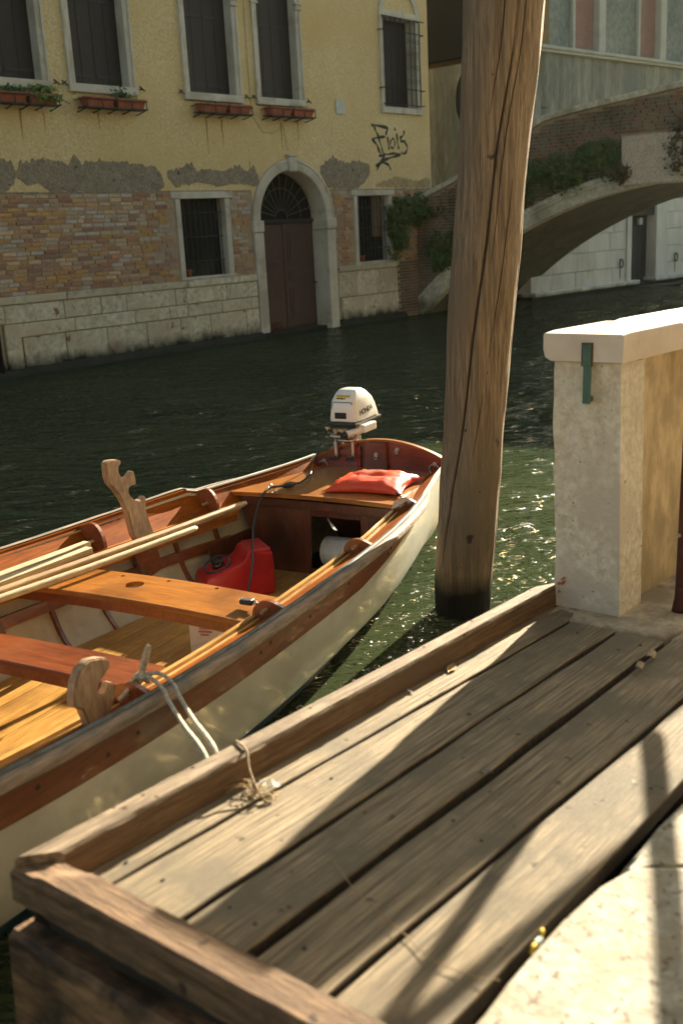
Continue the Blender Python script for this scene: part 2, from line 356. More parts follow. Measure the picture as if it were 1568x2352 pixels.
def leafmat(name, a, b):
    m = mat(name, a, b, scale=3, rough=.6, bump=0, coords='Object')
    bs = m.node_tree.nodes['Principled BSDF']; bs.inputs['Subsurface Weight'].default_value = 0
    return m
m_ivy = leafmat('ivy_leaf', (.045, .08, .018), (.10, .155, .04))
m_ivy2 = leafmat('dry_creeper_leaf', (.06, .055, .02), (.10, .09, .04))
m_bright = leafmat('bright_leaf', (.10, .18, .03), (.2, .3, .06))
m_geran = leafmat('dark_green_leaf', (.03, .10, .03), (.06, .17, .05))
m_dryleaf = plain('dry_leaf', (.42, .30, .14), .8)

# ------------------------------------------------------------------ water
CHOP = 3.6   # eddies between the hull, the pile and the landing
def water():
    m = bpy.data.materials.new('canal_water'); m.use_nodes = True; N = m.node_tree.nodes; L = m.node_tree.links
    N.remove(N['Principled BSDF']); ge = N.new('ShaderNodeNewGeometry'); P = ge.outputs['Position']
    # murky body: light scattered back from below the surface; surface: smooth Fresnel reflection off the ripples
    df = N.new('ShaderNodeBsdfDiffuse'); gl = N.new('ShaderNodeBsdfGlossy'); gl.inputs['Roughness'].default_value = .045
    fr_ = N.new('ShaderNodeFresnel'); fr_.inputs[0].default_value = 1.34; mx = N.new('ShaderNodeMixShader')
    L.new(fr_.outputs[0], mx.inputs[0]); L.new(df.outputs[0], mx.inputs[1]); L.new(gl.outputs[0], mx.inputs[2]); L.new(mx.outputs[0], N['Material Output'].inputs['Surface'])
    f = noise_n(N, L, P, .35, 3, .5)
    L.new(ramp(N, L, f, [(.35, (.026, .039, .019)), (.65, (.042, .054, .025))]), df.inputs['Color'])
    mp = N.new('ShaderNodeMapping'); mp.inputs['Rotation'].default_value = (0, 0, R(-35)); mp.inputs['Scale'].default_value = (1, 2.0, 1); L.new(P, mp.inputs[0])
    a = noise_n(N, L, mp.outputs[0], 1.3, 2, .5, .6); b = noise_n(N, L, mp.outputs[0], 4.2, 2, .45, .8); c = noise_n(N, L, P, 11, 1, .4, .8)
    b1 = N.new('ShaderNodeBump'); b1.inputs['Distance'].default_value = .75; b1.inputs['Strength'].default_value = 1.0; L.new(a, b1.inputs['Height'])
    b2 = N.new('ShaderNodeBump'); b2.inputs['Distance'].default_value = .15; b2.inputs['Strength'].default_value = 1.0; mub = N.new('ShaderNodeMath'); mub.operation = 'MULTIPLY'; L.new(b, mub.inputs[0]); L.new(mub.outputs[0], b2.inputs['Height']); L.new(b1.outputs[0], b2.inputs['Normal'])
    b3 = N.new('ShaderNodeBump'); b3.inputs['Distance'].default_value = .025; b3.inputs['Strength'].default_value = .9; sb_ = N.new('ShaderNodeVectorMath'); sb_.operation = 'DISTANCE'; sb_.inputs[1].default_value = (.60, 5.6, 0); L.new(P, sb_.inputs[0])
    mk = N.new('ShaderNodeMapRange'); mk.interpolation_type = 'SMOOTHSTEP'; L.new(sb_.outputs['Value'], mk.inputs[0]); mk.inputs[1].default_value = .5; mk.inputs[2].default_value = 2.2; mk.inputs[3].default_value = CHOP; mk.inputs[4].default_value = 0.2
    mk2 = N.new('ShaderNodeMapRange'); L.new(mk.outputs[0], mk2.inputs[0]); mk2.inputs[1].default_value = .2; mk2.inputs[2].default_value = CHOP; mk2.inputs[3].default_value = 1; mk2.inputs[4].default_value = 2.6
    L.new(mk2.outputs[0], mub.inputs[1])
    mu = N.new('ShaderNodeMath'); mu.operation = 'MULTIPLY'; L.new(c, mu.inputs[0]); L.new(mk.outputs[0], mu.inputs[1]); L.new(mu.outputs[0], b3.inputs['Height']); L.new(b2.outputs[0], b3.inputs['Normal'])
    L.new(b3.outputs[0], gl.inputs['Normal']); L.new(b3.outputs[0], fr_.inputs['Normal'])
    return m
w_ = MB(); w_.poly([(-150, -60, 0), (150, -60, 0), (150, 220, 0), (-150, 220, 0)])
w_.build('water', water(), kind='structure')

# ------------------------------------------------------------------ quay
def QB(a0, a1, b0, b1, c0, c1, **k):   # box in quay coordinates (b counted towards the land)
    m = MB(); m.box(a0, a1, -b1, -b0, c0, c1, **k); return m
m_ = MB(); m_.box(-.15, 14, -8, .245, -1.4, -.07); m_.box(-8, -.15, -8, -.70, -1.4, -.07)
qb = m_.build('quay_wall', m_quayside, kind='structure'); qb.matrix_world = MQ
def slab_poly(name, pts, top, th, m, parent, frame=True, wob=.022, n=10, noisy=.004):
    """an irregular stone slab: outline points (a,b), wobbling worn edge"""
    out = []
    k = len(pts)
    for i in range(k):
        p, q_ = Vector(pts[i]), Vector(pts[(i+1) % k]); L_ = (q_-p).length; s_ = max(1, int(L_/.09))
        for j in range(s_):
            pp = p.lerp(q_, j/s_); nz = noise.noise((pp.x*6, pp.y*6, top+len(name))) * wob
            d = (q_-p).normalized(); out.append(pp + Vector((-d.y, d.x))*nz)
    b = bmesh.new(); c = sum(out, Vector((0, 0)))/len(out)
    def ring(z, inset): return [b.verts.new((p.x+(c-p).normalized().x*inset, -(p.y+(c-p).normalized().y*inset), z+noise.noise((p.x*5, p.y*5, 3))*noisy)) for p in out]
    r1 = ring(top-th, 0); r2 = ring(top-.012, 0); r3 = ring(top-.003, .006); r4 = ring(top, .02)
    for A, B in ((r1, r2), (r2, r3), (r3, r4)):
        for i in range(len(out)):
            f = b.faces.new((A[i], A[(i+1) % len(out)], B[(i+1) % len(out)], B[i])); f.smooth = True
    b.faces.new(r4)
    mm = MB(); mm.merge(b); o = mm.build(name, m, parent); 
    return o
pv = thing('quay_paving', 'pale stone slabs of the quay edge beside the timber landing', 'paving', MQ)
del pv['label'], pv['category']; pv['kind'] = 'structure'
slab_poly('paving_stone', [(-4.2, .76), (-2.6, .70), (-2.06, .672), (-1.83, .668), (-1.68, .678), (-1.575, .715), (-1.51, .80), (-1.62, 1.2), (-1.70, 1.75), (-4.2, 1.9)], .012, .12, m_istria, pv)
slab_poly('paving_stone', [(-1.60, .695), (-1.38, .685), (-1.05, .688), (-.62, .695), (-.42, .705), (-.42, 1.7), (-1.66, 1.7), (-1.57, 1.2), (-1.475, .83), (-1.53, .73)], .006, .12, m_istria, pv)
slab_poly('paving_stone', [(-4.2, 1.93), (-1.7, 1.78), (.6, 1.73), (.6, 3.0), (-4.2, 3.0)], .006, .12, m_istria, pv)
slab_poly('paving_stone', [(-8, 3.02), (-3.5, 3.02), (-3.5, 5.4), (-8, 5.4)], .004, .12, m_istria, pv)
slab_poly('paving_stone', [(-3.48, 3.02), (.6, 3.02), (.6, 5.4), (-3.48, 5.4)], .006, .12, m_istria, pv)
slab_poly('paving_stone', [(.62, 2.52), (9, 2.52), (9, 5.4), (.62, 5.4)], .002, .12, m_istria, pv)
slab_poly('paving_stone', [(-.40, .72), (-.12, .70), (.5, .72), (.5, 1.7), (-.40, 1.7)], .004, .12, m_paving, pv)
slab_poly('paving_stone', [(-.135, -.245), (-.125, .10), (-.115, .22), (.30, .27), (.45, .25), (.45, -.245)], .0, .1, m_paving, pv, n=6)
slab_poly('paving_stone', [(-.11, .235), (-.10, .69), (.7, .69), (.7, .28), (.30, .285)], -.003, .1, m_paving, pv)
slab_poly('paving_stone', [(.46, -.245), (.46, .25), (.72, .27), (3, .4), (3, -.3)], .0, .1, m_paving, pv)
slab_poly('paving_stone', [(.72, .30), (3, .42), (3, 1.7), (.72, 1.7)], .0, .1, m_paving, pv)
slab_poly('paving_stone', [(3.02, -.3), (12, -.5), (12, 2.5), (3.02, 2.5)], .0, .1, m_paving, pv)

# ------------------------------------------------------------------ timber landing
ld = thing('timber_landing', 'weathered wooden landing stage of long planks framed by a raised edge beam', 'landing stage', MQ)
def plank(p0, p1, a0, a1, seed, th=.045, m=m_plank, par=None, z=0.0, name='plank'):
    """long board with slightly wavy worn edges; p0,p1 = (b at a0, b at a1) of the two edges"""
    n = 26; rows = []
    rnd_ = random.Random(seed)
    for i in range(n+1):
        t = i/n; a = a0+(a1-a0)*t
        bl_ = p0[0]+(p0[1]-p0[0])*t + noise.noise((a*3.2, seed*7.1, 0))*.006 + noise.noise((a*14, seed*3.3, 1))*.0022
        br_ = p1[0]+(p1[1]-p1[0])*t + noise.noise((a*3.2, seed*7.1, 5))*.006 + noise.noise((a*14, seed*3.3, 6))*.0022
        zz = z + noise.noise((a*1.5, seed, 9))*.003
        r = []
        r.append((a, -bl_, zz-th)); r.append((a, -bl_, zz-.006)); r.append((a, -(bl_+.003), zz-.0015))
        for k in range(1, 6):
            u_ = k/6; r.append((a, -(bl_+(br_-bl_)*u_), zz + noise.noise((a*2.5, u_*3+seed, 4))*.002 - .0015*abs(u_-.5)))
        r.append((a, -(br_-.003), zz-.0015)); r.append((a, -br_, zz-.006)); r.append((a, -br_, zz-th)); rows.append(r)
    mm = MB(); mm.strip(rows)
    for rr in (rows[0], rows[-1]):
        mm.poly(rr)
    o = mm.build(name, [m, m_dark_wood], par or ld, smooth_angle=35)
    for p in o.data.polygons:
        if p.index < 10*n and p.index % 10 in (0, 9): p.material_index = 1  # dirty plank sides, coloured dark so the gaps look shaded
    return o
plank((-.272, -.262), (-.212+.025, -.136), -2.29, -.02, 1)
plank((-.178, -.124), (.028, .044), -2.30, -.145, 2)
plank((.045, .062), (.211, .227), -2.31, -.150, 3)
plank((.241, .254), (.416, .468), -2.32, -.118, 4)
plank((.434, .488), (.638, .664), -2.34, -.115, 5, z=.002)
# raised edge beams
def beam(name, pts, c0, c1, m, seed, chip=.006):
    """pts: stations [(x, y)] left edge and right edge pairs in quay coords"""
    rows = []
    for i, ((ax, ay), (bx, by)) in enumerate(pts):
        j = lambda k: noise.noise((i*.9, seed, k))*chip
        j2 = lambda k: noise.noise((i*.23, seed*2, k+9))*chip*1.4
        rows.append([(ax, ay+j(8), c0), (ax, ay+j(0), c1-.008+j2(1)), (ax+(bx-ax)*.09, ay+(by-ay)*.09, c1+j(2)*.3), (ax+(bx-ax)*.9, ay+(by-ay)*.9, c1+j(3)*.3), (bx, by+j(4), c1-.010-abs(j2(5))), (bx, by, c0)])
    mm = MB(); mm.strip(rows); mm.strip([[r[-1], r[0]] for r in rows]) 
    mm.poly(rows[0]); mm.poly(rows[-1])
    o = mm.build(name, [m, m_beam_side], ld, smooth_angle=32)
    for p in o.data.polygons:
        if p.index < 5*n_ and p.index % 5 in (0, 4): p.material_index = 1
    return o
n_ = 60
pts = []
for i in range(n_+1):
    t = i/n_; ao = -2.415 + t*(2.415+.01); ai = -2.335 + t*(2.335+.02)
    bo = -.322+.004*t; bi = -.256 - .004*t
    if t > .965: bo += (t-.965)*1.2
    pts.append(((ao, -bo), (ai, -bi)))
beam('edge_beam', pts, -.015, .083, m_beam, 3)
pts = []
for i in range(n_+1):
    t = i/n_; bo = -.318 + t*1.9; bi = -.240 + t*1.82
    pts.append(((-2.425-.008*t, -bo), (-2.333-.012*t, -bi)))
rows = []
mm = MB()
for i, ((ax, ay), (bx, by)) in enumerate(pts):
    j = lambda k: noise.noise((i*.8, 11, k))*.006
    dip = -.010 if i < 3 else 0
    rows.append([(ax+j(1)-.006, ay, -.008), (ax+j(2)-.006, ay, .064+dip+j(3)), (ax+.004, ay, .073+dip), (bx-.014, by, .074+dip+j(4)*.3), (bx-.006+j(5), by, .064+dip+j(6)*.8), (bx-.004, by, -.012)])
mm.strip(rows); mm.strip([[r[-1], r[0]] for r in rows]); mm.poly(rows[0]); mm.poly(rows[-1])
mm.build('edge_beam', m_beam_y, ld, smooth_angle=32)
# recessed board and lower side timbers
o = QB(-2.385, -2.34, -.315, 1.6, -.085, -.013).build('recessed_board', m_dark_wood, ld)
rows = []
for i in range(n_+1):
    t = i/n_; b_ = -.328+t*1.9
    j = lambda k: noise.noise((i*.7, 21, k))*.008
    rows.append([(-2.45+j(1), -b_, -.66), (-2.445+j(1), -b_, -.095+j(2)), (-2.43, -b_, -.083+j(2)), (-2.36, -b_, -.083), (-2.36, -b_, -.66)])
mm = MB(); mm.strip(rows); mm.poly(rows[0]); mm.poly(rows[-1]); mm.build('side_timber', m_beam_wet, ld, smooth_angle=32)
QB(-2.385, -.02, -.318, -.26, -.085, -.018).build('recessed_board', m_dark_wood, ld)
QB(-2.355, -.02, -.325, -.26, -.66, -.088, bev=.006).build('side_timber', m_beam_wet, ld)
for a in (-2.28, -1.7, -1.1, -.45):
    QB(a, a+.07, -.255, .69, -.14, -.05, bev=.004).build('joist', m_dark_wood, ld)
# nail heads
for (a, b) in [(-2.2, -.22), (-2.2, -.1), (-2.19, .09), (-2.2, .17), (-2.2, .30), (-1.62, .28), (-1.2, .60), (-1.19, .55), (-1.35, .52), (-.3, -.22), (-.25, -.05), (-.24, .18), (-1.04, .11), (-1.62, -.09), (-1.66, .38)]:
    m_ = MB(); m_.cyl((a, -b, -.004), (0, 0, 1), .0045, .0062, 8); m_.build('nail', m_iron, ld)
for (a, b) in [(-1.9, -.30), (-1.45, -.29), (-1.22, -.31), (-.86, -.295), (-.55, -.30), (-.3, -.305), (-.12, -.30), (-2.15, -.305), (-2.07, -.295)]:
    m_ = MB(); m_.cyl((a, -b+.008, .078), (0, 0, 1), .0050, .0060, 8); m_.build('nail', m_rust_iron, ld)

# ------------------------------------------------------------------ parapet: pillar, wall, cap, strap
pw = thing('parapet_wall', 'cream stone parapet with a square end pillar and thick flat cap beside the landing', 'parapet', MQ)
def rough_block(name, corners_bottom, corners_top, m, parent, nz=14, amp=.004, ampl=None, seed=0, bevel=.006):
    """block from 4 bottom and 4 top corners with a roughly dressed surface"""
    cb = [Vector(c) for c in corners_bottom]; ct = [Vector(c) for c in corners_top]
    sub = 7; loop = []
    for k in range(4):
        for j in range(sub): loop.append((k, j/sub))
    rows = []
    for i in range(nz+1):
        t = i/nz; row = []
        for (k, s_) in loop:
            p = cb[k].lerp(cb[(k+1) % 4], s_).lerp(ct[k].lerp(ct[(k+1) % 4], s_), t)
            c = sum(cb, Vector())/4; c = c.lerp(sum(ct, Vector())/4, t)
            d = (p-c); d.z = 0; d.normalize()
            a = amp if ampl is None else ampl[k]
            p = p + d*(noise.noise(p*9+Vector((seed, 0, 0)))*a + noise.noise(p*28)*a*.4)
            row.append(p)
        rows.append(row)
    mm = MB(); V = [[mm.bm.verts.new(p) for p in r] for r in rows]; n = len(loop)
    for i in range(nz):
        for j in range(n):
            f = mm.bm.faces.new((V[i][j], V[i][(j+1) % n], V[i+1][(j+1) % n], V[i+1][j]))
    mm.bm.faces.new(V[-1]); mm.bm.faces.new(V[0][::-1])
    return mm.build(name, m, parent, smooth_angle=30)
# pillar corners: order front-land, front-canal, back-canal, back-land  (x=a, y=-b)
rough_block('pillar_stone', [(0, 0, .0), (-.004, .257, -.0), (.235, .262, 0), (.215, .004, 0)], [(0, .030, .94), (0, .292, .94), (.235, .294, .94), (.215, .030, .94)], m_pillar, pw, nz=26, amp=.004, ampl=[.003, .012, .006, .002])
m_ = MB(); m_.box(.20, 7.5, .045, .27, -.03, .955)
o = m_.build('wall_body', m_wallpl, pw)
for v in o.data.vertices:   # the wall swings slightly towards the canal and keeps level while the landing falls
    a = v.co.x-.2; v.co.y += -.035*a + (.03 if v.co.z > .5 else 0); v.co.z += .028*a*(1 if v.co.z > .5 else 0)
def cap(a0, a1, y0, y1, seed):
    mm = MB(); rows = []
    prof = [(y0, .945), (y0-.001, .958), (y0, 1.043), (y0+.003, 1.049), (y0+.007, 1.051), (y1-.007, 1.051), (y1-.003, 1.049), (y1, 1.043), (y1, .985), (y1-.008, .958), (y1-.030, .945)]
    n = max(3, int((a1-a0)/.06))
    for i in range(n+1):
        a = a0+(a1-a0)*i/n; sh = max(0, a)
        e = .006 if (i == 0 or i == n) else 0
        rows.append([(a, y-.035*sh + noise.noise((a*9, y*9, z*9+seed))*.0025 + (e if y < .1 else -e)*0, z+.028*sh - (e if z > 1.0 else 0)) for y, z in prof])
    mm.strip(rows); mm.strip([[r[-1], r[0]] for r in rows]); mm.poly(rows[0]); mm.poly(rows[-1])
    return mm.build('cap_stone', m_cap, pw, smooth_angle=40)
cap(-.035, .52, .008, .318, 1); cap(.525, 2.1, .004, .318, 2); cap(2.105, 7.5, .004, .318, 3)
m_ = MB(); m_.box(-.0445, -.033, .128, .158, .93, 1.008, bev=.002, jit=.001); m_.box(-.0435, -.032, .126, .155, .795, .932, bev=.002, jit=.001)
m_.box(-.0315, -.002, .130, .150, .80, .82, bev=.002)
m_.build('bronze_strap', m_copper, pw)
m_ = MB(); m_.box(-.0372, -.0355, .120, .166, .93, 1.014, bev=.0006); m_.build('strap_socket', plain('socket_shadow', (.12, .08, .05), .9), pw)
m_ = MB()
for k in range(7):
    m_.cyl((-.006, .24-k*.004+random.uniform(-.01, .01), .10+random.uniform(-.02, .02)), (-1, 0, 0), random.uniform(.002, .007), .0035, 7)
m_.build('lichen_spot', plain('orange_lichen', (.42, .12, .05), .9), pw)

# ------------------------------------------------------------------ unseen house added behind the camera to bounce light and block sky
qh = thing('added_bounce_house', 'unseen pale plastered house on the near quay, added to bounce light', 'house', MQ)
m_q = mat('pale_plaster', (.38, .31, .21), (.47, .39, .27), scale=1.5, rough=.9, bump=.2)
m_ = MB(); m_.box(-26, 9, -14, -5.4, -.3, 12.5); m_.build('wall', m_q, qh)
m_ = MB(); m_.box(-26.4, 9.4, -14.4, -5.0, 12.5, 12.8); m_.build('roof', m_quayside, qh)
for k in range(9):
    m_ = MB(); m_.box(-24.5+k*3.6, -23.4+k*3.6, -5.42, -5.36, 1.0, 2.7, bev=.01); wq = m_.build('window', m_dark_wood, qh)
    m_ = MB(); m_.box(-24.65+k*3.6, -23.25+k*3.6, -5.41, -5.30, .86, .98, bev=.01); m_.build('sill', m_frame, wq)

# ------------------------------------------------------------------ iron railing at the right edge
rl = thing('iron_railing', 'rust red iron railing post with bolted foot behind the stone pillar', 'railing', MQ)
PX, PY = .19, -.163
m_ = MB(); m_.box(PX-.020, PX+.020, PY-.022, PY+.020, .0, 1.09, bev=.004); m_.build('post', m_rust_iron, rl)
m_ = MB(); m_.tube([(PX, PY, .001), (PX, PY, .02), (PX, PY, .05), (PX, PY, .10)], [.034, .031, .026, .024], 10); m_.build('post_foot', m_rust_iron, rl)
m_ = MB(); m_.cyl((PX-.022, PY+.012, .30), (-1, 0, 0), .008, .008, 8); m_.build('bolt', m_steel, rl)
J = (1.13, -.245, 1.09)
m_ = MB(); m_.tube([(PX-.03, PY+.003, 1.085), J, (2.8, -.42, 1.12)], .021, 8); m_.build('top_rail', m_rust_iron, rl)
m_ = MB(); m_.tube([(1.62, -.09, 1.055), (1.18, -.285, 1.055), (.5, -.57, 1.055), (-.9, -1.16, 1.055)], .030, 8); m_.build('swung_rail', m_rust_iron, rl)
m_ = MB(); m_.tube([(-.9, -1.17, 0), (-.9, -1.17, 1.09)], .024, 8); m_.build('post', m_rust_iron, rl)
m_ = MB(); m_.tube([(2.8, -.48, 0), (2.8, -.48, 1.12)], .024, 8); m_.build('post', m_rust_iron, rl)

# ------------------------------------------------------------------ mooring pile
PB = Vector((.656, 5.53, 0))
pile = thing('mooring_pile', 'tall leaning wooden mooring pile with a long drying crack and dark waterline', 'pile', loc=PB)
ptab = [(-1.2, -.09, .150), (0, 0, .150), (.06, .003, .156), (.25, .014, .158), (.392, .028, .166), (.641, .046, .161), (1.0, .072, .163), (1.3, .096, .166), (1.6, .129, .174), (2.0, .161, .173), (2.34, .193, .176), (2.59, .213, .175), (2.85, .239, .189), (3.14, .252, .196), (3.8, .30, .20), (4.3, .33, .20)]
def ppt(z, i): return lerp([(a[0], a[i]) for a in ptab], z)
mm = MB(); rows = []; NS = 264
CRK = [(.3, 213), (.64, 225), (1.0, 239), (1.46, 249), (1.9, 258), (2.5, 268), (2.75, 278), (3.4, 290), (4.5, 300)]
def crack_ang(z): return R(smoothtab(CRK, z, .2)) + .02*math.sin(z*7)
for i in range(170):
    z = -.6 + i*(4.8/169); cx = smoothtab([(a[0], a[1]) for a in ptab], z, .2); r = smoothtab([(a[0], a[2]) for a in ptab], z, .12)
    row = []
    for k in range(NS):
        an = 2*math.pi*k/NS
        rr = r*(1 + .075*noise.noise((math.cos(an)*1.3, math.sin(an)*1.3, z*1.4)) + .042*noise.noise((math.cos(an)*3, math.sin(an)*3, z*3.5)))
        rr += .0022*noise.noise((math.cos(an)*16, math.sin(an)*16, z*.8))
        d = abs((an-crack_ang(z)+math.pi) % (2*math.pi)-math.pi)
        wd = .030*(1 if z > .55 else max(0, (z-.25)/.3))*(1 if z < 3 else .8)
        if wd > 0 and d < wd*1.6: rr -= .020*max(0, 1-d/(wd*1.6))
        row.append((cx+math.cos(an)*rr, math.sin(an)*rr, z))
    row.append(row[0]); rows.append(row)
mm.strip(rows); bmesh.ops.remove_doubles(mm.bm, verts=mm.bm.verts, dist=1e-5)
mm.build('trunk', m_pile, pile)
mm = MB(); 
for (z0, z1, da, wdt) in [(.45, 2.9, 0, .0052), (1.9, 3.6, .20, .0026), (.9, 1.25, .5, .002), (2.6, 3.6, -.35, .0026), (1.4, 2.3, .55, .0022)]:
    pts = []; rad = []
    n = 50
    for i in range(n+1):
        t = i/n; z = z0+(z1-z0)*t; an = crack_ang(z)+da+(.03*noise.noise((z*4, da, 0)) if da else 0)
        cx = smoothtab([(a[0], a[1]) for a in ptab], z, .2); r = smoothtab([(a[0], a[2]) for a in ptab], z, .12)
        rr = r*(1 + .075*noise.noise((math.cos(an)*1.3, math.sin(an)*1.3, z*1.4)) + .042*noise.noise((math.cos(an)*3, math.sin(an)*3, z*3.5))) - (.0085 if da == 0 else -.0004)
        pts.append((cx+math.cos(an)*rr, math.sin(an)*rr, z)); rad.append(wdt*math.sin(math.pi*min(1, max(.03, t)))**.5+.0004)
    mm.tube(pts, rad, 5)
mm.build('crack', m_pile_crack, pile)
for (z, an, s_) in [(1.05, 4.35, .016), (.92, 4.75, .012), (.80, 4.5, .011), (1.35, 4.9, .012), (.72, 4.9, .008), (.3, 4.4, .012), (1.75, 4.2, .012)]:
    cx = ppt(z, 1); r = ppt(z, 2)
    mm = MB(); mm.tube([(cx+math.cos(an)*(r-.012), math.sin(an)*(r-.012), z), (cx+math.cos(an)*(r-.001), math.sin(an)*(r-.001), z)], [s_, s_*.6], 9)
    mm.build('knot', m_pile_crack, pile)
# round black disc fixed to the back of the pile
dsk = thing('round_metal_disc', 'dark round metal plate showing edge on behind the mooring pile', 'sign', loc=PB+Vector((.150, .36, 2.74)), rot=(0, 0, R(-62)))
mm = MB(); mm.tube([(0, 0, 0), (0, .004, 0), (0, .018, 0), (0, .022, 0)], [.02, .165, .17, .163], 28); 
o = mm.build('disc', m_black, dsk); mm = MB(); mm.tube([(0, -.06, -.05), (0, .01, -.05)], .012, 6); mm.build('bracket', m_steel, dsk)

# ------------------------------------------------------------------ boat
W_T = [(-.02, .47), (.4, .585), (.8, .685), (1.2, .775), (1.7, .835), (2.2, .885), (2.65, .93), (3, .965), (3.5, 1.0), (4.3, 1.025), (5, .98), (5.7, .75), (6.3, .36), (6.75, .03)]
WL_T = [(-.02, .28), (.65, .45), (1.3, .59), (1.76, .675), (2.1, .72), (2.4, .755), (2.8, .78), (3.5, .80), (4.3, .78), (5, .68), (5.7, .45), (6.3, .16), (6.75, .01)]
def BW(s): return smoothtab(W_T, s, .3)
def BWL(s): return smoothtab(WL_T, s, .3)
def BZ(s): return .619-.04*s+.015*s*s
def BZF(s):
    return BZ(s) + (.034*min(1, max(0, (s-1.02)/.09))*max(0, 1-max(0, s-1.15)/1.5))
def BL_(s): return BW(s)-.135-.04*min(1, max(0, s/1.2))
def Zs(s, side): return BZ(s) if side > 0 else BZF(s)
boat = thing('rowing_boat', 'varnished wooden rowing boat with cream hull, thwarts and ribs moored beside the landing', 'boat', MBT)
ST = [-.02+i*.06 for i in range(114)]
ST = [s for s in ST if s <= 6.76]
def outer(s, z, side):   # half breadth of the outside of the hull at height z
    zt = BZ(s); wl = BWL(s); w_ = BW(s)
    if z >= zt-.14: return w_ - .012*(zt-z)/.14
    if z >= .08:
        u = (z-.08)/(zt-.14-.08); return wl + (w_-.012-wl)*(u**(.42+.43*min(1, max(0, (s-1.2)/1.6))))
    u = max(0, (z+.16)/.24); return wl*(u**.24)
def hull_strip(name, zf0, zf1, m, nn=5, off=0.0, s0=-.02, s1=6.76, thick=0):
    for side in (1, -1):
        mm = MB(); rows = []
        for s in ST:
            if s < s0 or s > s1: continue
            r = []
            for i in range(nn+1):
                z = zf0(s)+(zf1(s)-zf0(s))*i/nn; r.append((s, side*(outer(s, z, side)+off), z + (Zs(s, side)-BZ(s))*max(0, 1-(BZ(s)-z)/.14)))
            if thick:
                zt, zb = r[0], r[-1]
                r = [(zt[0], zt[1]-side*thick, zt[2])] + r + [(zb[0], zb[1]-side*thick, zb[2])]
            rows.append(r)
        mm.strip(rows); o = mm.build(name, m, boat, smooth_angle=40)
def SD(s): return .168*min(1, max(.05, (s-.35)/1.5))
hull_strip('strake', lambda s: BZ(s), lambda s: BZ(s)-SD(s), v_strake, 4, .004, thick=.012, s0=.42)
hull_strip('topside', lambda s: BZ(s)-(SD(s)-.008 if s > .44 else 0), lambda s: .112, m_hull_white, 9)
hull_strip('bottom', lambda s: .116, lambda s: -.155, m_antifoul, 6, .002)
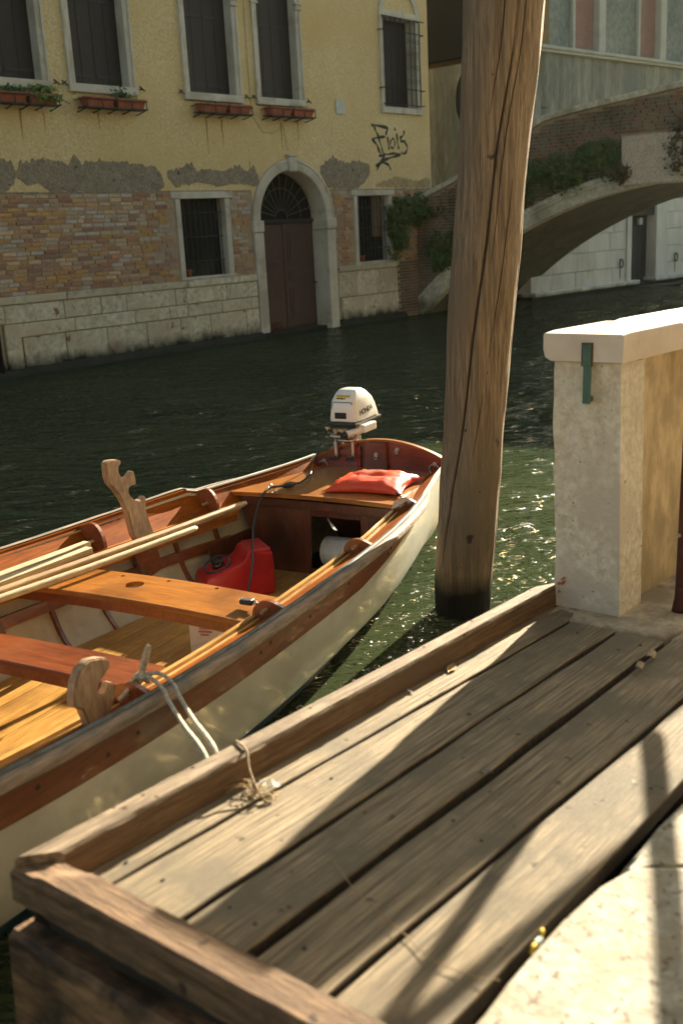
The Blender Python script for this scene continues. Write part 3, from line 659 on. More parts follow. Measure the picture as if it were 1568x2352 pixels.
# inner planking: cream below, sloping varnished side shelf above
for side in (1, -1):
    mm = MB(); rows = []
    for s in ST[1:-3]:
        r = []
        for i in range(13):
            z = (BZ(s)-.02)+(.035-(BZ(s)-.02))*i/12; r.append((s, side*max(.004, outer(s, z, side)-.028), z + (Zs(s, side)-BZ(s))*max(0, 1-i/3)))
        rows.append(r)
    mm.strip(rows); mm.build('inner_planking', m_inner_white, boat, smooth_angle=60)
    fs = 1.0 if side > 0 else 1.7; fo = 0 if side > 0 else -.050
    mm = MB(); rows = []
    for s in ST[1:-6]:
        zs_, zz = Zs(s, side), BZ(s); w_ = BW(s); l_ = max(.01, min(BL_(s), w_-.03))
        rows.append([(s, side*(w_-.0), zs_-.001), (s, side*(w_-.016), zs_), (s, side*(w_-.018), zs_-.012), (s, side*(w_-.055), zz-.028*fs), (s, side*((w_+l_)/2-.012), zz-.045*fs), (s, side*((w_+l_)/2-.018), zz-.050*fs), (s, side*(l_+.01), zz-.072*fs)])
    mm.strip(rows); mm.build('side_shelf', v_shelf, boat, smooth_angle=25)
    def batten(name, f, h0, h1, tk, m, s0, s1):
        mm = MB(); rows = []
        for s in ST:
            if s < s0 or s > s1: continue
            y = f(s); z = BZ(s)
            rows.append([(s, side*(y-tk), z+h0), (s, side*(y-tk), z+h1), (s, side*(y+tk), z+h1), (s, side*(y+tk), z+h0), (s, side*(y-tk), z+h0)])
        mm.strip(rows, smooth=False); mm.poly([Vector(p) for p in rows[0][:4]]); mm.poly([Vector(p) for p in rows[-1][:4]]); return mm.build(name, m, boat)
    batten('inwale', BL_, -.115+fo, -.050+fo, .010, v_pale if side > 0 else v_orange_x, .84, 6.2)
    batten('shelf_edge_batten', lambda s: BL_(s)+.028, -.075+fo, -.058+fo, .006, v_pale, .84, 6.0)
    batten('sheer_clamp', lambda s: BL_(s)+.016, -.180+fo*.6, -.105+fo, .012, v_red_x if side > 0 else v_orange_x, .84, 6.2)
    # worn rubbing rail
    mm = MB(); me2 = MB(); rows = []; rows2 = []
    for s in ST:
        if s < .56: continue
        k = min(1, (s-.56)/.30)**.7; w_ = BW(s); z = Zs(s, side); j = noise.noise((s*7, side, 0))*.0035
        rows.append([(s, side*(w_+.004), z+.002), (s, side*(w_+.012*k+.003), z+.009*k+j*.5), (s, side*(w_+.032*k+.003), z+.006*k+j), (s, side*(w_+.043*k+.003), z-.008), (s, side*(w_+.044*k+.003), z-.024*k-.003), (s, side*(w_+.034*k+.003), z-.034*k-.003), (s, side*(w_+.004), z-.030*k-.003)])
        rows2.append([(s, side*(w_-.020), z-.003), (s, side*(w_-.018), z+.004*k+.002+j*.6), (s, side*(w_-.002), z+.010*k+.001+j*.6), (s, side*(w_+.003*k), z+.004)])
    mm.strip(rows); mm.poly(rows[0]); mm.build('rubbing_rail', m_rubrail, boat, smooth_angle=45)
    if side > 0: me2.strip(rows2); me2.build('rail_paint_strip', m_railedge, boat, smooth_angle=50)
    else:
        me2.strip([[(r[1][0], -(BW(r[1][0])+.000), r[1][2]), (r[1][0], -(BW(r[1][0])+.001), r[1][2]+.003), (r[1][0], -(BW(r[1][0])+.006), r[1][2]+.002), (r[1][0], -(BW(r[1][0])+.009), r[1][2]-.004)] for r in rows2]); me2.build('gunwale_cap', m_hull_white, boat, smooth_angle=50)
    # sheer top of the quarters
    mm = MB(); rows = []
    for s in ST:
        if s > 1.12: break
        rows.append([(s, side*(BW(s)-.022), Zs(s, side)-.004), (s, side*(BW(s)-.018), Zs(s, side)+.004), (s, side*(BW(s)+.006), Zs(s, side)+.004), (s, side*(BW(s)+.008), Zs(s, side)-.006)])
    mm.strip(rows); mm.build('sheer_edge', m_hull_white, boat, smooth_angle=50)
    # riser
    mm = MB(); rows = []
    for s in ST:
        if s < .86 or s > 5.9: continue
        z = .275+.018*(s-2); y = outer(s, z, side)-.028
        y2 = outer(s, z-.028, side)-.028; y1 = outer(s, z+.028, side)-.028
        rows.append([(s, side*y1, z+.028), (s, side*(y1-.020), z+.028), (s, side*(y2-.020), z-.028), (s, side*y2, z-.028)])
    mm.strip(rows, smooth=False); mm.poly(rows[0]); mm.build('riser', v_red_x, boat)
    # ribs
    s = .98
    while s < 5.9:
        mm = MB(); rows = []
        for i in range(11):
            z = (BZ(s)-.10)+(.045-(BZ(s)-.10))*i/10; y = outer(s, z, side)-.027
            rows.append([(s-.012, side*y, z), (s-.012, side*(y-.022), z), (s+.012, side*(y-.022), z), (s+.012, side*y, z)])
        mm.strip(rows, smooth=False); mm.poly(rows[0]); mm.build('rib', v_rib, boat); s += .325
# floorboards
for k, (y0, y1) in enumerate([(-.74, -.50), (-.497, -.25), (-.247, -.002), (.002, .247), (.25, .497), (.50, .74)]):
    mm = MB(); top = []; bot = []
    for s in ST:
        if s < .72 or s > 5.9: continue
        lim = outer(s, .045, 1)-.034
        a, b = max(y0, -lim), min(y1, lim)
        if b-a < .02: continue
        top.append([(s, a, .032), (s, a, .050), (s, b, .050), (s, b, .032)])
    if len(top) > 2: mm.strip(top, smooth=False); mm.poly(top[0]); mm.poly(top[-1]); mm.build('floorboard', v_floor, boat)
# transom with crown and cap
def tz(t): return .745-.55*(t-.04)**2
def trans_out(n=20):
    o = []
    for i in range(n+1):
        t = -.475+.95*i/n; o.append((t, max(.60, tz(t))))
    for i in range(11):
        z = .60-(.60+.14)*i/10; o.append((outer(-.0, z, 1)*.985, z))
    for i in range(10, -1, -1):
        z = .60-(.60+.14)*i/10; o.append((-outer(-.0, z, 1)*.985, z))
    return o
mm = MB(); mm.prism(trans_out(), .026, (-.012, 0, 0), (0, 1, 0), (0, 0, 1)); tr = mm.build('transom', v_transom, boat)
mm = MB(); rows = []
for i in range(31):
    t = -.475+.95*i/30; z = max(.60, tz(t)); rows.append([(-.030, t, z-.004), (-.030, t, z+.010), (.006, t, z+.010), (.006, t, z-.004), (-.03, t, z-.004)])
mm.strip(rows); mm.poly(rows[0][:4]); mm.poly(rows[-1][:4]); mm.build('transom_cap', v_orange_y, boat, smooth_angle=40)
mm = MB(); mm.prism([(-.085, .535), (.085, .535), (.082, .735), (-.072, .735)], .030, (.0165, 0, 0), (0, 1, 0), (0, 0, 1), bev=.004); mm.build('rudder_post', v_transom, boat)
mm = MB(); mm.prism([(-.37, .55), (-.12, .55), (-.115, .70), (-.36, .65)], .018, (.011, 0, 0), (0, 1, 0), (0, 0, 1), bev=.003); mm.build('motor_pad', v_transom, boat)
def ring_eye(pos, r=.028, nrm=(1, 0, 0), parent=None, nm='mooring_ring'):
    mm = MB(); p = Vector(pos); nv = Vector(nrm)
    mm.cyl(p, nv, .016, .006, 12); mm.cyl(p, nv, .007, .016, 8)
    side = nv.orthogonal().normalized(); up = Vector((0, 0, 1))
    if abs(nv.z) > .5: up = Vector((1, 0, 0)); side = Vector((0, 1, 0))
    else: side = up.cross(nv).normalized()
    c = p+nv*.014-up*r*.9
    mm.tube([c+side*r*math.cos(a*math.pi/10)+up*r*math.sin(a*math.pi/10)+nv*.004*math.sin(a) for a in range(20)], .0042, 6, closed=True)
    return mm.build(nm, m_steel, parent or boat)
ring_eye((.003, -.405, .585), .035); ring_eye((.003, .415, .61), .035); ring_eye((.003, .15, .69), .012); ring_eye((.032, .01, .655), .014)
# stern deck
def deck_part(name, s0, s1, z, m, crown=.016, th=.022):
    mm = MB(); rows = []; n = 12
    ss = [s0+(s1-s0)*i/8 for i in range(9)]
    for s in ss:
        hw = outer(s, z, 1)-.030
        up = [(s, -hw+2*hw*j/n, z+crown*(1-(2*j/n-1)**2)) for j in range(n+1)]
        rows.append(up + [(p[0], p[1], p[2]-th) for p in up[::-1]] + [up[0]])
    mm.strip(rows, smooth=False); mm.poly(rows[0][:-1]); mm.poly(rows[-1][:-1]); return mm.build(name, m, boat, smooth_angle=30)
deck_part('stern_deck', .002, .600, .545, v_orange_y)
deck_part('stern_deck_edge_board', .603, .81, .547, v_orange_y, th=.026)
mm = MB(); mm.box(.782, .800, -.56, .56, .47, .523, bev=.003); mm.build('deck_apron', v_dark, boat)
# bulkhead with an opening
for nm, pts_ in (('bulkhead_panel', [(-.60, .045), (-.10, .045), (-.075, .47), (-.60, .47)]), ('bulkhead_panel', [(.26, .045), (.55, .045), (.60, .47), (.265, .47)]),
                 ('bulkhead_header', [(-.074, .425), (.264, .425), (.264, .47), (-.074, .47)]), ('bulkhead_sill', [(-.10, .045), (.26, .045), (.26, .085), (-.10, .085)])):
    mm = MB()
    def cl(p): 
        lim = outer(.76, p[1], 1)-.03; return (max(-lim, min(lim, p[0])), p[1])
    mm.prism([cl(p) for p in pts_], .014, (.762, 0, 0), (0, 1, 0), (0, 0, 1), bev=.002); mm.build(nm, v_dark, boat)
# thwarts
def thwart(s0, s1, hw, z, camber, m, mface, apron=.045):
    mm = MB(); rows = []; n = 24
    for j in range(n+1):
        t = -hw+2*hw*j/n; zz = z+camber*(1-(t/hw)**2)
        rows.append([(s0, t, zz-.006), (s0+.004, t, zz), (s1-.006, t, zz), (s1, t, zz-.005), (s1, t, zz-.022), (s0, t, zz-.022), (s0, t, zz-.006)])
    mm.strip(rows); mm.poly(rows[0][:-1]); mm.poly(rows[-1][:-1]); o = mm.build('thwart', m, boat, smooth_angle=30)
    mm = MB(); rows = []
    for j in range(n+1):
        t = -hw*.985+2*hw*.985*j/n; zz = z+camber*(1-(t/hw)**2)-.0225
        rows.append([(s1-.022, t, zz), (s1-.002, t, zz), (s1-.002, t, zz-apron), (s1-.022, t, zz-apron), (s1-.022, t, zz)])
    mm.strip(rows); mm.poly(rows[0][:-1]); mm.poly(rows[-1][:-1]); mm.build('thwart_apron', mface, boat, smooth_angle=30)
    return o
th1 = thwart(2.33, 2.645, .765, .522, .024, v_orange_y, v_red_x)
cb = MB()
for (s, t) in [(2.385, -.40), (2.345+.035, -.175), (2.345+.02, .09), (2.36, .36)]: cb.cyl((s, t, .46), (0, 0, 1), .011, .14, 12)
cb.tube([(2.465, -.035, .46), (2.465, -.035, .60)], .046, 24); cut(th1, cb)
thwart(3.03, 3.26, .785, .455, .020, v_red_y, v_red_x, .04)
thwart(4.75, 4.98, .80, .50, .020, v_red_y, v_red_x, .04)
# half round knees with pegs
def knee(s, side, r=.085, ang=0):
    mm = MB(); w_ = BW(s)-.008; l_ = BL_(s); zb = BZ(s)-(.10 if side > 0 else .145); zt = Zs(s, side)+.022
    out = [(l_-.005, zb+.02), (l_-.005, zb+.055)]
    for i in range(9):
        a = math.pi*(1-i/8*.62); out.append((l_+.075+.08*math.cos(a), zb+.055+(zt-zb-.055)*math.sin(a)))
    out += [(w_-.006, Zs(s, side)-.004), (w_-.012, zb+.02)]
    mm.prism([(side*a_, b_) for a_, b_ in out], .028, (s, 0, 0), (0, 1, 0), (0, 0, 1), bev=.003); k_ = mm.build('gunwale_knee', v_red_x, boat)
    mm = MB(); mm.tube([(s-.045, side*(l_+.07), zb+.085), (s+.055, side*(l_+.07), zb+.085)], .009, 8); mm.build('peg', m_oar, boat)
knee(.86, 1); knee(1.66, 1); knee(2.64, 1); knee(3.60, 1); knee(1.04, -1); knee(1.93, -1); knee(2.9, -1)
# lashing rings on the deck edge, holes in the strake
for (s, t, z) in [(.70, -.40, .562), (.70, .50, .556)]:
    mm = MB(); mm.box(s-.018, s+.018, t-.006, t+.006, z-.003, z+.004, bev=.001)
    mm.tube([(s+.012*math.cos(a*math.pi/8), t+.005, z+.012+.012*math.sin(a*math.pi/8)) for a in range(9)], .004, 6)
    mm.tube([(s+.020*math.cos(a*math.pi/8)+.01, t+.026*math.sin(a*math.pi/8)+.02, z+.006) for a in range(16)], .004, 6, closed=True); mm.build('deck_ring', m_steel, boat)
for (s, dz) in [(1.45, .080), (1.49, .100), (2.02, .085), (2.45, .10), (2.82, .085), (2.90, .100), (3.70, .10), (3.85, .115), (4.15, .09), (4.32, .11)]:
    mm = MB(); y = outer(s, BZ(s)-dz, 1)+.002; mm.cyl((s, y, BZ(s)-dz), (0, 1, .1), .0085, .0035, 10); mm.build('bolt_hole', m_pile_crack, boat)
# cord with a red bead on the far side, leaning dark board
mm = MB(); cy = -(outer(2.66, .27, 1)-.06)
mm.tube([(2.66+.03*math.cos(a*math.pi/9), cy+.004*math.sin(a), .265+.055*math.sin(a*math.pi/9)) for a in range(18)], .004, 5, closed=True)
mm.tube([(2.66, cy, .21), (2.655, cy+.01, .12)], .003, 5); mm.build('cord_loop', m_rope, boat)
mm = MB(); mm.cyl((2.675, cy+.004, .185), (0, 1, 0), .016, .012, 12); mm.build('bead', m_red_cord, boat)
mm = MB(); mm.prism([(.72, .03), (1.14, .10), (1.21, .315), (.70, .30)], .012, (0, -.575, 0), (1, 0, 0), (0, .12, 1), bev=.002); mm.build('side_locker_board', v_dark, boat)

# ------------------------------------------------------------------ forcole (carved oar rests)
def forcola(name, outline, y, thick, base_xy, label, lean=0, grp=None):
    f = thing(name, label, 'oar rest', MBT, group=grp)
    b = MB(); b.prism(outline, thick, (0, y, 0), (1, 0, 0), (0, lean, 1), bev=thick*.13)
    # taper towards the head
    o = b.build('carved_post', m_forcola, f, smooth_angle=50); return f
far_out = [(1.946, .979), (1.921, .988), (1.886, .984), (1.851, .978), (1.826, .968), (1.828, .949), (1.851, .94), (1.853, .912), (1.839, .882), (1.812, .866), (1.777, .872), (1.752, .889), (1.734, .891), (1.729, .872), (1.724, .839), (1.726, .81), (1.761, .814), (1.784, .81), (1.791, .784), (1.777, .755), (1.749, .732), (1.72, .718), (1.687, .724), (1.662, .736), (1.657, .713), (1.664, .663), (1.657, .627), (1.644, .581), (1.625, .532), (1.62, .506), (1.633, .482), (1.701, .466), (1.766, .503), (1.791, .544), (1.802, .598), (1.815, .669), (1.836, .733), (1.865, .781), (1.905, .832), (1.937, .868), (1.946, .907)]
forcola('oar_rest', far_out, -.615, .040, None, 'tall pale wooden oar rest with two carved notches on the far gunwale', lean=0)
mm = MB(); mm.prism([(1.82, .50), (1.65, .485), (1.575, .29), (1.70, .27)], .05, (0, -.64, 0), (1, 0, 0), (0, .1, 1), bev=.004); mm.build('oar_rest_step', v_rib, boat)
near_out = [(3.800, .56), (3.806, .640), (3.822, .690), (3.856, .712), (3.852, .755), (3.838, .790), (3.812, .822), (3.770, .838), (3.720, .826), (3.690, .812), (3.676, .795), (3.682, .775), (3.706, .762), (3.732, .750), (3.746, .730), (3.740, .708), (3.720, .700), (3.700, .712), (3.690, .728), (3.676, .722), (3.668, .700), (3.672, .676), (3.690, .650), (3.704, .620), (3.696, .56)]
forcola('oar_rest', near_out, .88, .036, None, 'short wooden oar rest with one curled notch on the near gunwale')

# ------------------------------------------------------------------ oars, battens and loose gear
o_ = thing('oar', 'upper varnished oar shaft lying over the thwart nearer the far side', 'oar', MBT, group='oars and poles in the boat')
mm = MB(); mm.tube([(1.165, -.268, .592), (1.175, -.269, .592), (1.22, -.275, .591), (1.76, -.335, .588), (2.86, -.485, .586), (5.6, -.83, .61)], [.008, .015, .019, .020, .021, .022], 12); mm.build('shaft', m_oar, o_)
mm = MB(); mm.prism([(5.5, -.03), (6.3, -.06), (6.3, .06), (5.5, .03)], .012, (0, -.83, .63), (1, -.126, .008), (0, 1, 0)); mm.build('blade', m_oar, o_)
o_ = thing('oar', 'lower pale oar shaft with a rounded grip, lying nearest the middle of the boat', 'oar', MBT, group='oars and poles in the boat')
mm = MB(); mm.tube([(1.690, -.238, .590), (1.70, -.24, .590), (1.73, -.243, .589), (2.05, -.28, .588), (2.44, -.335, .584), (2.93, -.42, .583), (5.6, -.77, .60)], [.008, .014, .0165, .0165, .018, .0185, .02], 12); mm.build('shaft', m_batten, o_)
mm = MB(); mm.prism([(5.5, -.03), (6.3, -.06), (6.3, .06), (5.5, .03)], .012, (0, -.765, .60), (1, -.126, .008), (0, 1, 0)); mm.build('blade', m_batten, o_)
for (s, t, lb) in [(2.09, -.652, 'pale square batten with the higher end, lying against the far side of the boat'), (2.165, -.575, 'pale square batten lying between the other batten and the oars')]:
    b_ = thing('wooden_batten', lb, 'batten', MBT, loc=(s, t, .572), rot=(0, 0, -.07), group='square battens in the boat')
    mm = MB(); mm.box(0, 2.6, -.026, .026, -.016, .016, bev=.003); mm.build('strip', m_batten, b_)

# snap block on the thwart
sb = thing('pulley_block', 'small steel and black pulley block with shackle on the middle thwart', 'pulley', MBT, loc=(2.50, .625, .546))
mm = MB(); mm.box(-.018, .018, -.036, .030, .0, .022, bev=.008, seg=2); mm.build('sheave_case', m_black, sb)
mm = MB(); mm.box(-.016, .016, -.034, .028, .0225, .027, bev=.003); mm.tube([(.0, .03, .013), (0, .05, .013)], .010, 8); mm.build('side_plate', m_steel, sb)
mm = MB(); mm.tube([(.018*math.cos(a*math.pi/8), .078+.026*math.sin(a*math.pi/8), .012+.006*math.cos(a*math.pi/8)) for a in range(16)], .0048, 6, closed=True); mm.box(-.012, .012, .094, .118, -.001, .022, bev=.004); mm.build('shackle', m_steel, sb)

# red fuel can
fc = thing('fuel_can', 'red plastic fuel can with a black cap standing on the boat floor', 'fuel can', MBT, loc=(1.235, -.335, .052), rot=(0, 0, math.atan2(-.64, .77)))
prof = [(-.205, .0), (.205, .0), (.222, .03), (.222, .12), (.205, .155), (.12, .175), (-.01, .215), (-.035, .235), (-.05, .268), (-.07, .278), (-.18, .272), (-.205, .25), (-.212, .20), (-.214, .04)]
mm = MB(); b = bmesh.new(); A_ = []; B_ = []
rows = []
for yy, k in ((-.120, .90), (-.112, .965), (-.09, 1.0), (-.03, 1.0), (.03, 1.0), (.09, 1.0), (.112, .965), (.120, .90)):
    cx_, cz_ = 0, .13
    rows.append([(cx_+(x-cx_)*k, yy, cz_+(z-cz_)*k) for x, z in prof] + [(cx_+(prof[0][0]-cx_)*k, yy, cz_+(prof[0][1]-cz_)*k)])
mm.strip(rows); mm.poly(rows[0][:-1]); mm.poly(rows[-1][:-1]); bmesh.ops.remove_doubles(mm.bm, verts=mm.bm.verts, dist=1e-5)
bd = mm.build('tank_body', m_red_can, fc)
md = bd.modifiers.new('bv', 'BEVEL'); md.width = .012; md.segments = 3; md.limit_method = 'ANGLE'; md.angle_limit = R(38)
for p in bd.data.polygons: p.use_smooth = True
mm = MB(); mm.box(-.19, -.08, -.124, .124, .262, .283, bev=.008, seg=2); mm.build('grip_ridge', m_red_can, fc)
mm = MB(); mm.cyl((.10, 0, .176), (.12, 0, 1), .034, .03, 18); mm.cyl((.105, 0, .205), (.12, 0, 1), .026, .02, 12); mm.box(.07, .10, -.02, .03, .19, .222, bev=.004); mm.build('cap', m_black, fc)
mm = MB(); mm.tube([(.11+.075*math.cos(a*math.pi/10), .012+.07*math.sin(a*math.pi/10), .20+.03*math.cos(a*math.pi/10+2.4)) for a in range(20)], .0065, 7, closed=True); mm.build('cap_hose_loop', m_hose, fc)
# fuel hose with primer bulb
fh = thing('fuel_hose', 'black rubber fuel hose with primer bulb running over the stern deck to the motor', 'hose', MBT)
def cat(pts, n=6):
    P_ = [Vector(p) for p in pts]; P_ = [2*P_[0]-P_[1]]+P_+[2*P_[-1]-P_[-2]]; out = []
    for i in range(1, len(P_)-2):
        for k in range(n):
            t = k/n; a, b, c, d = P_[i-1:i+3]
            out.append(.5*((2*b)+(-a+c)*t+(2*a-5*b+4*c-d)*t*t+(-a+3*b-3*c+d)*t**3))
    out.append(P_[-2]); return out
mm = MB(); mm.tube(cat([(1.50, -.065, .10), (1.50, -.065, .204), (1.38, -.119, .265), (1.25, -.189, .324), (1.05, -.316, .382), (.92, -.367, .473), (.885, -.34, .56), (.80, -.338, .590), (.728, -.312, .584), (.70, -.285, .581)]), .0075, 8)
mm.tube(cat([(.63, -.262, .581), (.57, -.255, .578), (.37, -.307, .574), (.18, -.40, .573), (.10, -.431, .600), (.05, -.42, .66), (.02, -.396, .745), (-.02, -.386, .80)]), .0065, 8); mm.build('tube', m_hose, fh)
mm = MB(); mm.tube([(.715, -.300, .582), (.705, -.29, .582), (.69, -.282, .582), (.66, -.27, .583), (.64, -.265, .582), (.625, -.262, .581)], [.009, .014, .019, .020, .015, .009], 12); mm.build('primer_bulb', m_black, fh)

# orange cushion
cu = thing('seat_cushion', 'orange vinyl cushion with pinched corners on the stern deck', 'cushion', MBT, loc=(.47, .21, .562), rot=(0, 0, .12))
mm = MB(); n = 22; rows = []; rowsb = []
for i in range(n+1):
    r1 = []; r2 = []
    for j in range(n+1):
        u_, v_ = 2*i/n-1, 2*j/n-1
        pin = 1 - .16*(u_*u_*(1-abs(v_)**2.2)*1 + 0)   # edges drawn in between the corners
        pin2 = 1 - .16*(v_*v_*(1-abs(u_)**2.2))
        x, y = .225*u_*pin, .255*v_*pin2
        h = ((1-abs(u_)**2.4)*(1-abs(v_)**2.4))**.5
        dent = .026*math.exp(-((u_)**2+(v_-.05)**2)/.06) + .016*math.exp(-((u_-.05)**2)/.012)*math.exp(-(v_**2)/.35)
        wr = .014*noise.noise((x*14, y*22, 0))*(1-h*.3) + .009*noise.noise((x*52, y*12, 3))*(.4+abs(v_)) + .004*noise.noise((x*60, y*60, 8))
        r1.append((x, y, 0.012+.070*h-dent*h+wr*min(1, h*4))); r2.append((x, y, .010-.008*h))
    rows.append(r1); rowsb.append(r2)
mm.strip(rows); mm.strip(rowsb, flip=True)
for k in range(4):
    pass
cub = mm.build('cover', m_cushion, cu, recalc=False); 
for p in cub.data.polygons: p.use_smooth = True
m_so = cub.modifiers.new('s', 'SOLIDIFY'); m_so.thickness = .003; m_so.offset = 0
mm = MB(); mm.tube([(.205, .222, .012), (.225, .245, .008)], [.012, .007], 8); mm.build('inflation_valve', m_black, cu)
def text_mesh(name, body, size, m, parent, loc, rot, depth=.0006, shear=0, space=1.0):
    cv = bpy.data.curves.new(name, 'FONT'); cv.body = body; cv.size = size; cv.extrude = depth; cv.align_x = 'CENTER'; cv.align_y = 'CENTER'; cv.shear = shear; cv.space_character = space
    t = bpy.data.objects.new(name, cv); COL.objects.link(t); bpy.context.view_layer.update()
    dg = bpy.context.evaluated_depsgraph_get(); me = bpy.data.meshes.new_from_object(t.evaluated_get(dg)); bpy.data.objects.remove(t)
    o = bpy.data.objects.new(name, me); me.materials.clear(); me.materials.append(m); link(o, parent)
    o.matrix_local = Matrix.Translation(loc) @ rot; return o
def basis(x, y):   # rotation taking text x,y to these directions
    x = Vector(x).normalized(); z = x.cross(Vector(y)).normalized(); y = z.cross(x)
    mtx = Matrix.Identity(4)
    for i in range(3): mtx[i][0] = x[i]; mtx[i][1] = y[i]; mtx[i][2] = z[i]
    return mtx
# white foam roll under the deck, paper bag
fr = thing('foam_roll', 'white foam roll seen through the opening under the stern deck', 'foam roll', MBT, loc=(.60, .09, .155))
mm = MB(); mm.tube([(0, -.17, 0), (0, -.16, 0), (0, 0, 0), (0, .14, 0), (0, .15, 0)], [.085, .095, .097, .095, .085], 20); mm.build('roll', m_foam, fr)
pb = thing('paper_bag', 'crumpled white paper bag with red print on the boat floor', 'bag', MBT, loc=(2.0, .06, .052), rot=(0, 0, .25))
mm = MB(); rows = []
for i in range(7):
    z = .25*i/6; row = []
    loop = [(-.055, -.12), (0, -.125), (.055, -.12), (.06, 0), (.055, .12), (0, .125), (-.055, .12), (-.06, 0)]
    for (x, y) in loop:
        nz = Vector((noise.noise((x*18, y*18, z*14)), noise.noise((x*18+9, y*18, z*14)), noise.noise((x*18, y*18+7, z*9))*1.2))*.022*(.3+i/6)
        row.append(Vector((x, y, z))+nz)
    row.append(row[0]); rows.append(row)
mm.strip(rows, smooth=False); pbm = mm.build('bag_wall', m_paper, pb, recalc=False); so_ = pbm.modifiers.new('s', 'SOLIDIFY'); so_.thickness = .0015
mm = MB(); mm.poly([(-.05, -.10, .002), (.05, -.10, .002), (.05, .10, .002), (-.05, .10, .002)]); mm.build('bag_base', m_paper, pb)
mm = MB(); 
for (y0, y1, z0) in ((-.06, .0, .135), (-.065, .01, .118), (-.055, -.01, .101)): mm.box(.0665, .068, y0, y1, z0, z0+.008)
mm.build('red_lettering', m_redprint, pb)

# ------------------------------------------------------------------ outboard motor
om = thing('outboard_motor', 'small white outboard motor with black tray clamped to the transom', 'outboard motor', MBT)
cy0 = -.225
om.location = MBT @ Vector((0, cy0, .572)); om.scale = (1.1, 1.1, 1.1)
def ring(z, s0, s1, hw, ch, k=0):
    """rounded rectangle ring; ch corner chamfer"""
    return [(s0, cy0-hw+ch, z+k), (s0, cy0+hw-ch, z+k), (s0-ch, cy0+hw, z+k*.5), ((s0+s1)/2, cy0+hw*1.02, z), (s1+ch, cy0+hw, z), (s1, cy0+hw-ch, z), (s1, cy0-hw+ch, z), (s1+ch, cy0-hw, z), ((s0+s1)/2, cy0-hw*1.02, z), (s0-ch, cy0-hw, z+k*.5)]
mm = MB(); rs = [ring(.868, .045, -.275, .092, .014), ring(.905, .043, -.262, .090, .016), ring(.950, .040, -.245, .086, .018), ring(.992, .034, -.215, .082, .018), ring(1.034, .004, -.165, .070, .020), ring(1.054, -.018, -.130, .056, .020), ring(1.058, -.045, -.10, .030, .012)]
rows = [r+[r[0]] for r in rs]; mm.strip(rows); mm.poly(rs[-1]); mm.poly(rs[0])
bmesh.ops.remove_doubles(mm.bm, verts=mm.bm.verts, dist=1e-5)
cw = mm.build('cowling', m_cowl, om)
for p in cw.data.polygons: p.use_smooth = True
md = cw.modifiers.new('bv', 'BEVEL'); md.width = .006; md.segments = 2; md.limit_method = 'ANGLE'; md.angle_limit = R(30)
cw.data.set_sharp_from_angle(angle=R(50))
mm = MB(); mm.prism([(-.078, .944), (.056, .944), (.058, .972), (.070, .972), (.068, .990), (-.066, .990)], .002, (.0415, cy0, 0), (0, 1, 0), (-.05, 0, 1)); 
for v in mm.bm.verts: v.co.x = .0420 - (v.co.z-.944)*.12 + (.002 if v.co.x > .04 else -.002)
mm.build('front_panel', m_cowl_blue, om)
mm = MB(); mm.box(.0335, .0465, cy0-.050, cy0+.030, .886, .925, bev=.006, seg=2); mm.build('pull_recess', m_black, om)
mm = MB(); mm.box(.044, .056, cy0-.040, cy0+.018, .897, .908, bev=.004); mm.build('starter_handle', m_black, om)
# stickers on the sloping front of the top
def on_top(y0, y1, t0, t1, name, m, lift=.0012):
    a = Vector((.030, 0, .996)); b = Vector((.006, 0, 1.0285)); d = b-a; nrm = Vector((d.z, 0, -d.x)).normalized()
    mm = MB(); P_ = lambda y, t: a+d*t+Vector((0, y, 0))+nrm*lift
    mm.poly([P_(y0, t0), P_(y1, t0), P_(y1, t1), P_(y0, t1)]); mm.poly([P_(y0, t0)-nrm*.001, P_(y1, t0)-nrm*.001, P_(y1, t1)-nrm*.001, P_(y0, t1)-nrm*.001][::-1]); return mm.build(name, m, om, recalc=False)
on_top(cy0-.045, cy0+.045, .55, .88, 'warning_sticker', m_yellow, .004); on_top(cy0-.045, cy0+.020, .16, .42, 'warning_sticker', m_yellow, .0035)
on_top(cy0-.035, cy0-.020, .20, .38, 'sticker_mark', m_black, .0042); on_top(cy0-.012, cy0+.002, .20, .38, 'sticker_mark', m_black, .0042)
text_mesh('maker_lettering', 'HONDA', .046, m_black, om, (-.095, cy0+.0925, .922), basis((-1, 0, .10), (0, -.10, 1)), .0008, space=.95)
mm = MB(); mm.box(-.285, .062, cy0-.098, cy0+.098, .842, .866, bev=.009, seg=2); mm.build('lower_tray', m_black, om)
mm = MB(); mm.box(-.24, .05, cy0-.070, cy0+.062, .800, .842, bev=.005); mm.build('power_head', m_dark_metal := plain('dark_metal', (.07, .068, .06), .4, metal=.5), om)
mm = MB(); mm.box(.040, .060, cy0-.115, cy0-.075, .822, .832, bev=.003); mm.box(.048, .062, cy0-.060, cy0+.040, .806, .830, bev=.004)
mm.tube([(.062, cy0-.035, .815), (.074, cy0-.035, .815)], .011, 10); mm.tube([(.062, cy0+.012, .816), (.072, cy0+.012, .816)], .009, 10); mm.build('carburettor_linkage', m_brass, om)
mm = MB(); mm.box(-.20, .072, cy0-.080, cy0+.055, .772, .792, bev=.006); mm.build('lower_bracket', m_steel, om)
mm = MB(); mm.box(-.16, .0, cy0+.058, cy0+.128, .798, .846, bev=.008, seg=2); mm.build('tiller_bracket', m_cowl, om)
mm = MB(); mm.tube([(-.02, cy0+.094, .815), (.02, cy0+.072, .808), (.085, cy0+.040, .799)], [.024, .023, .021], 14); mm.build('tiller_grip', m_cowl, om)
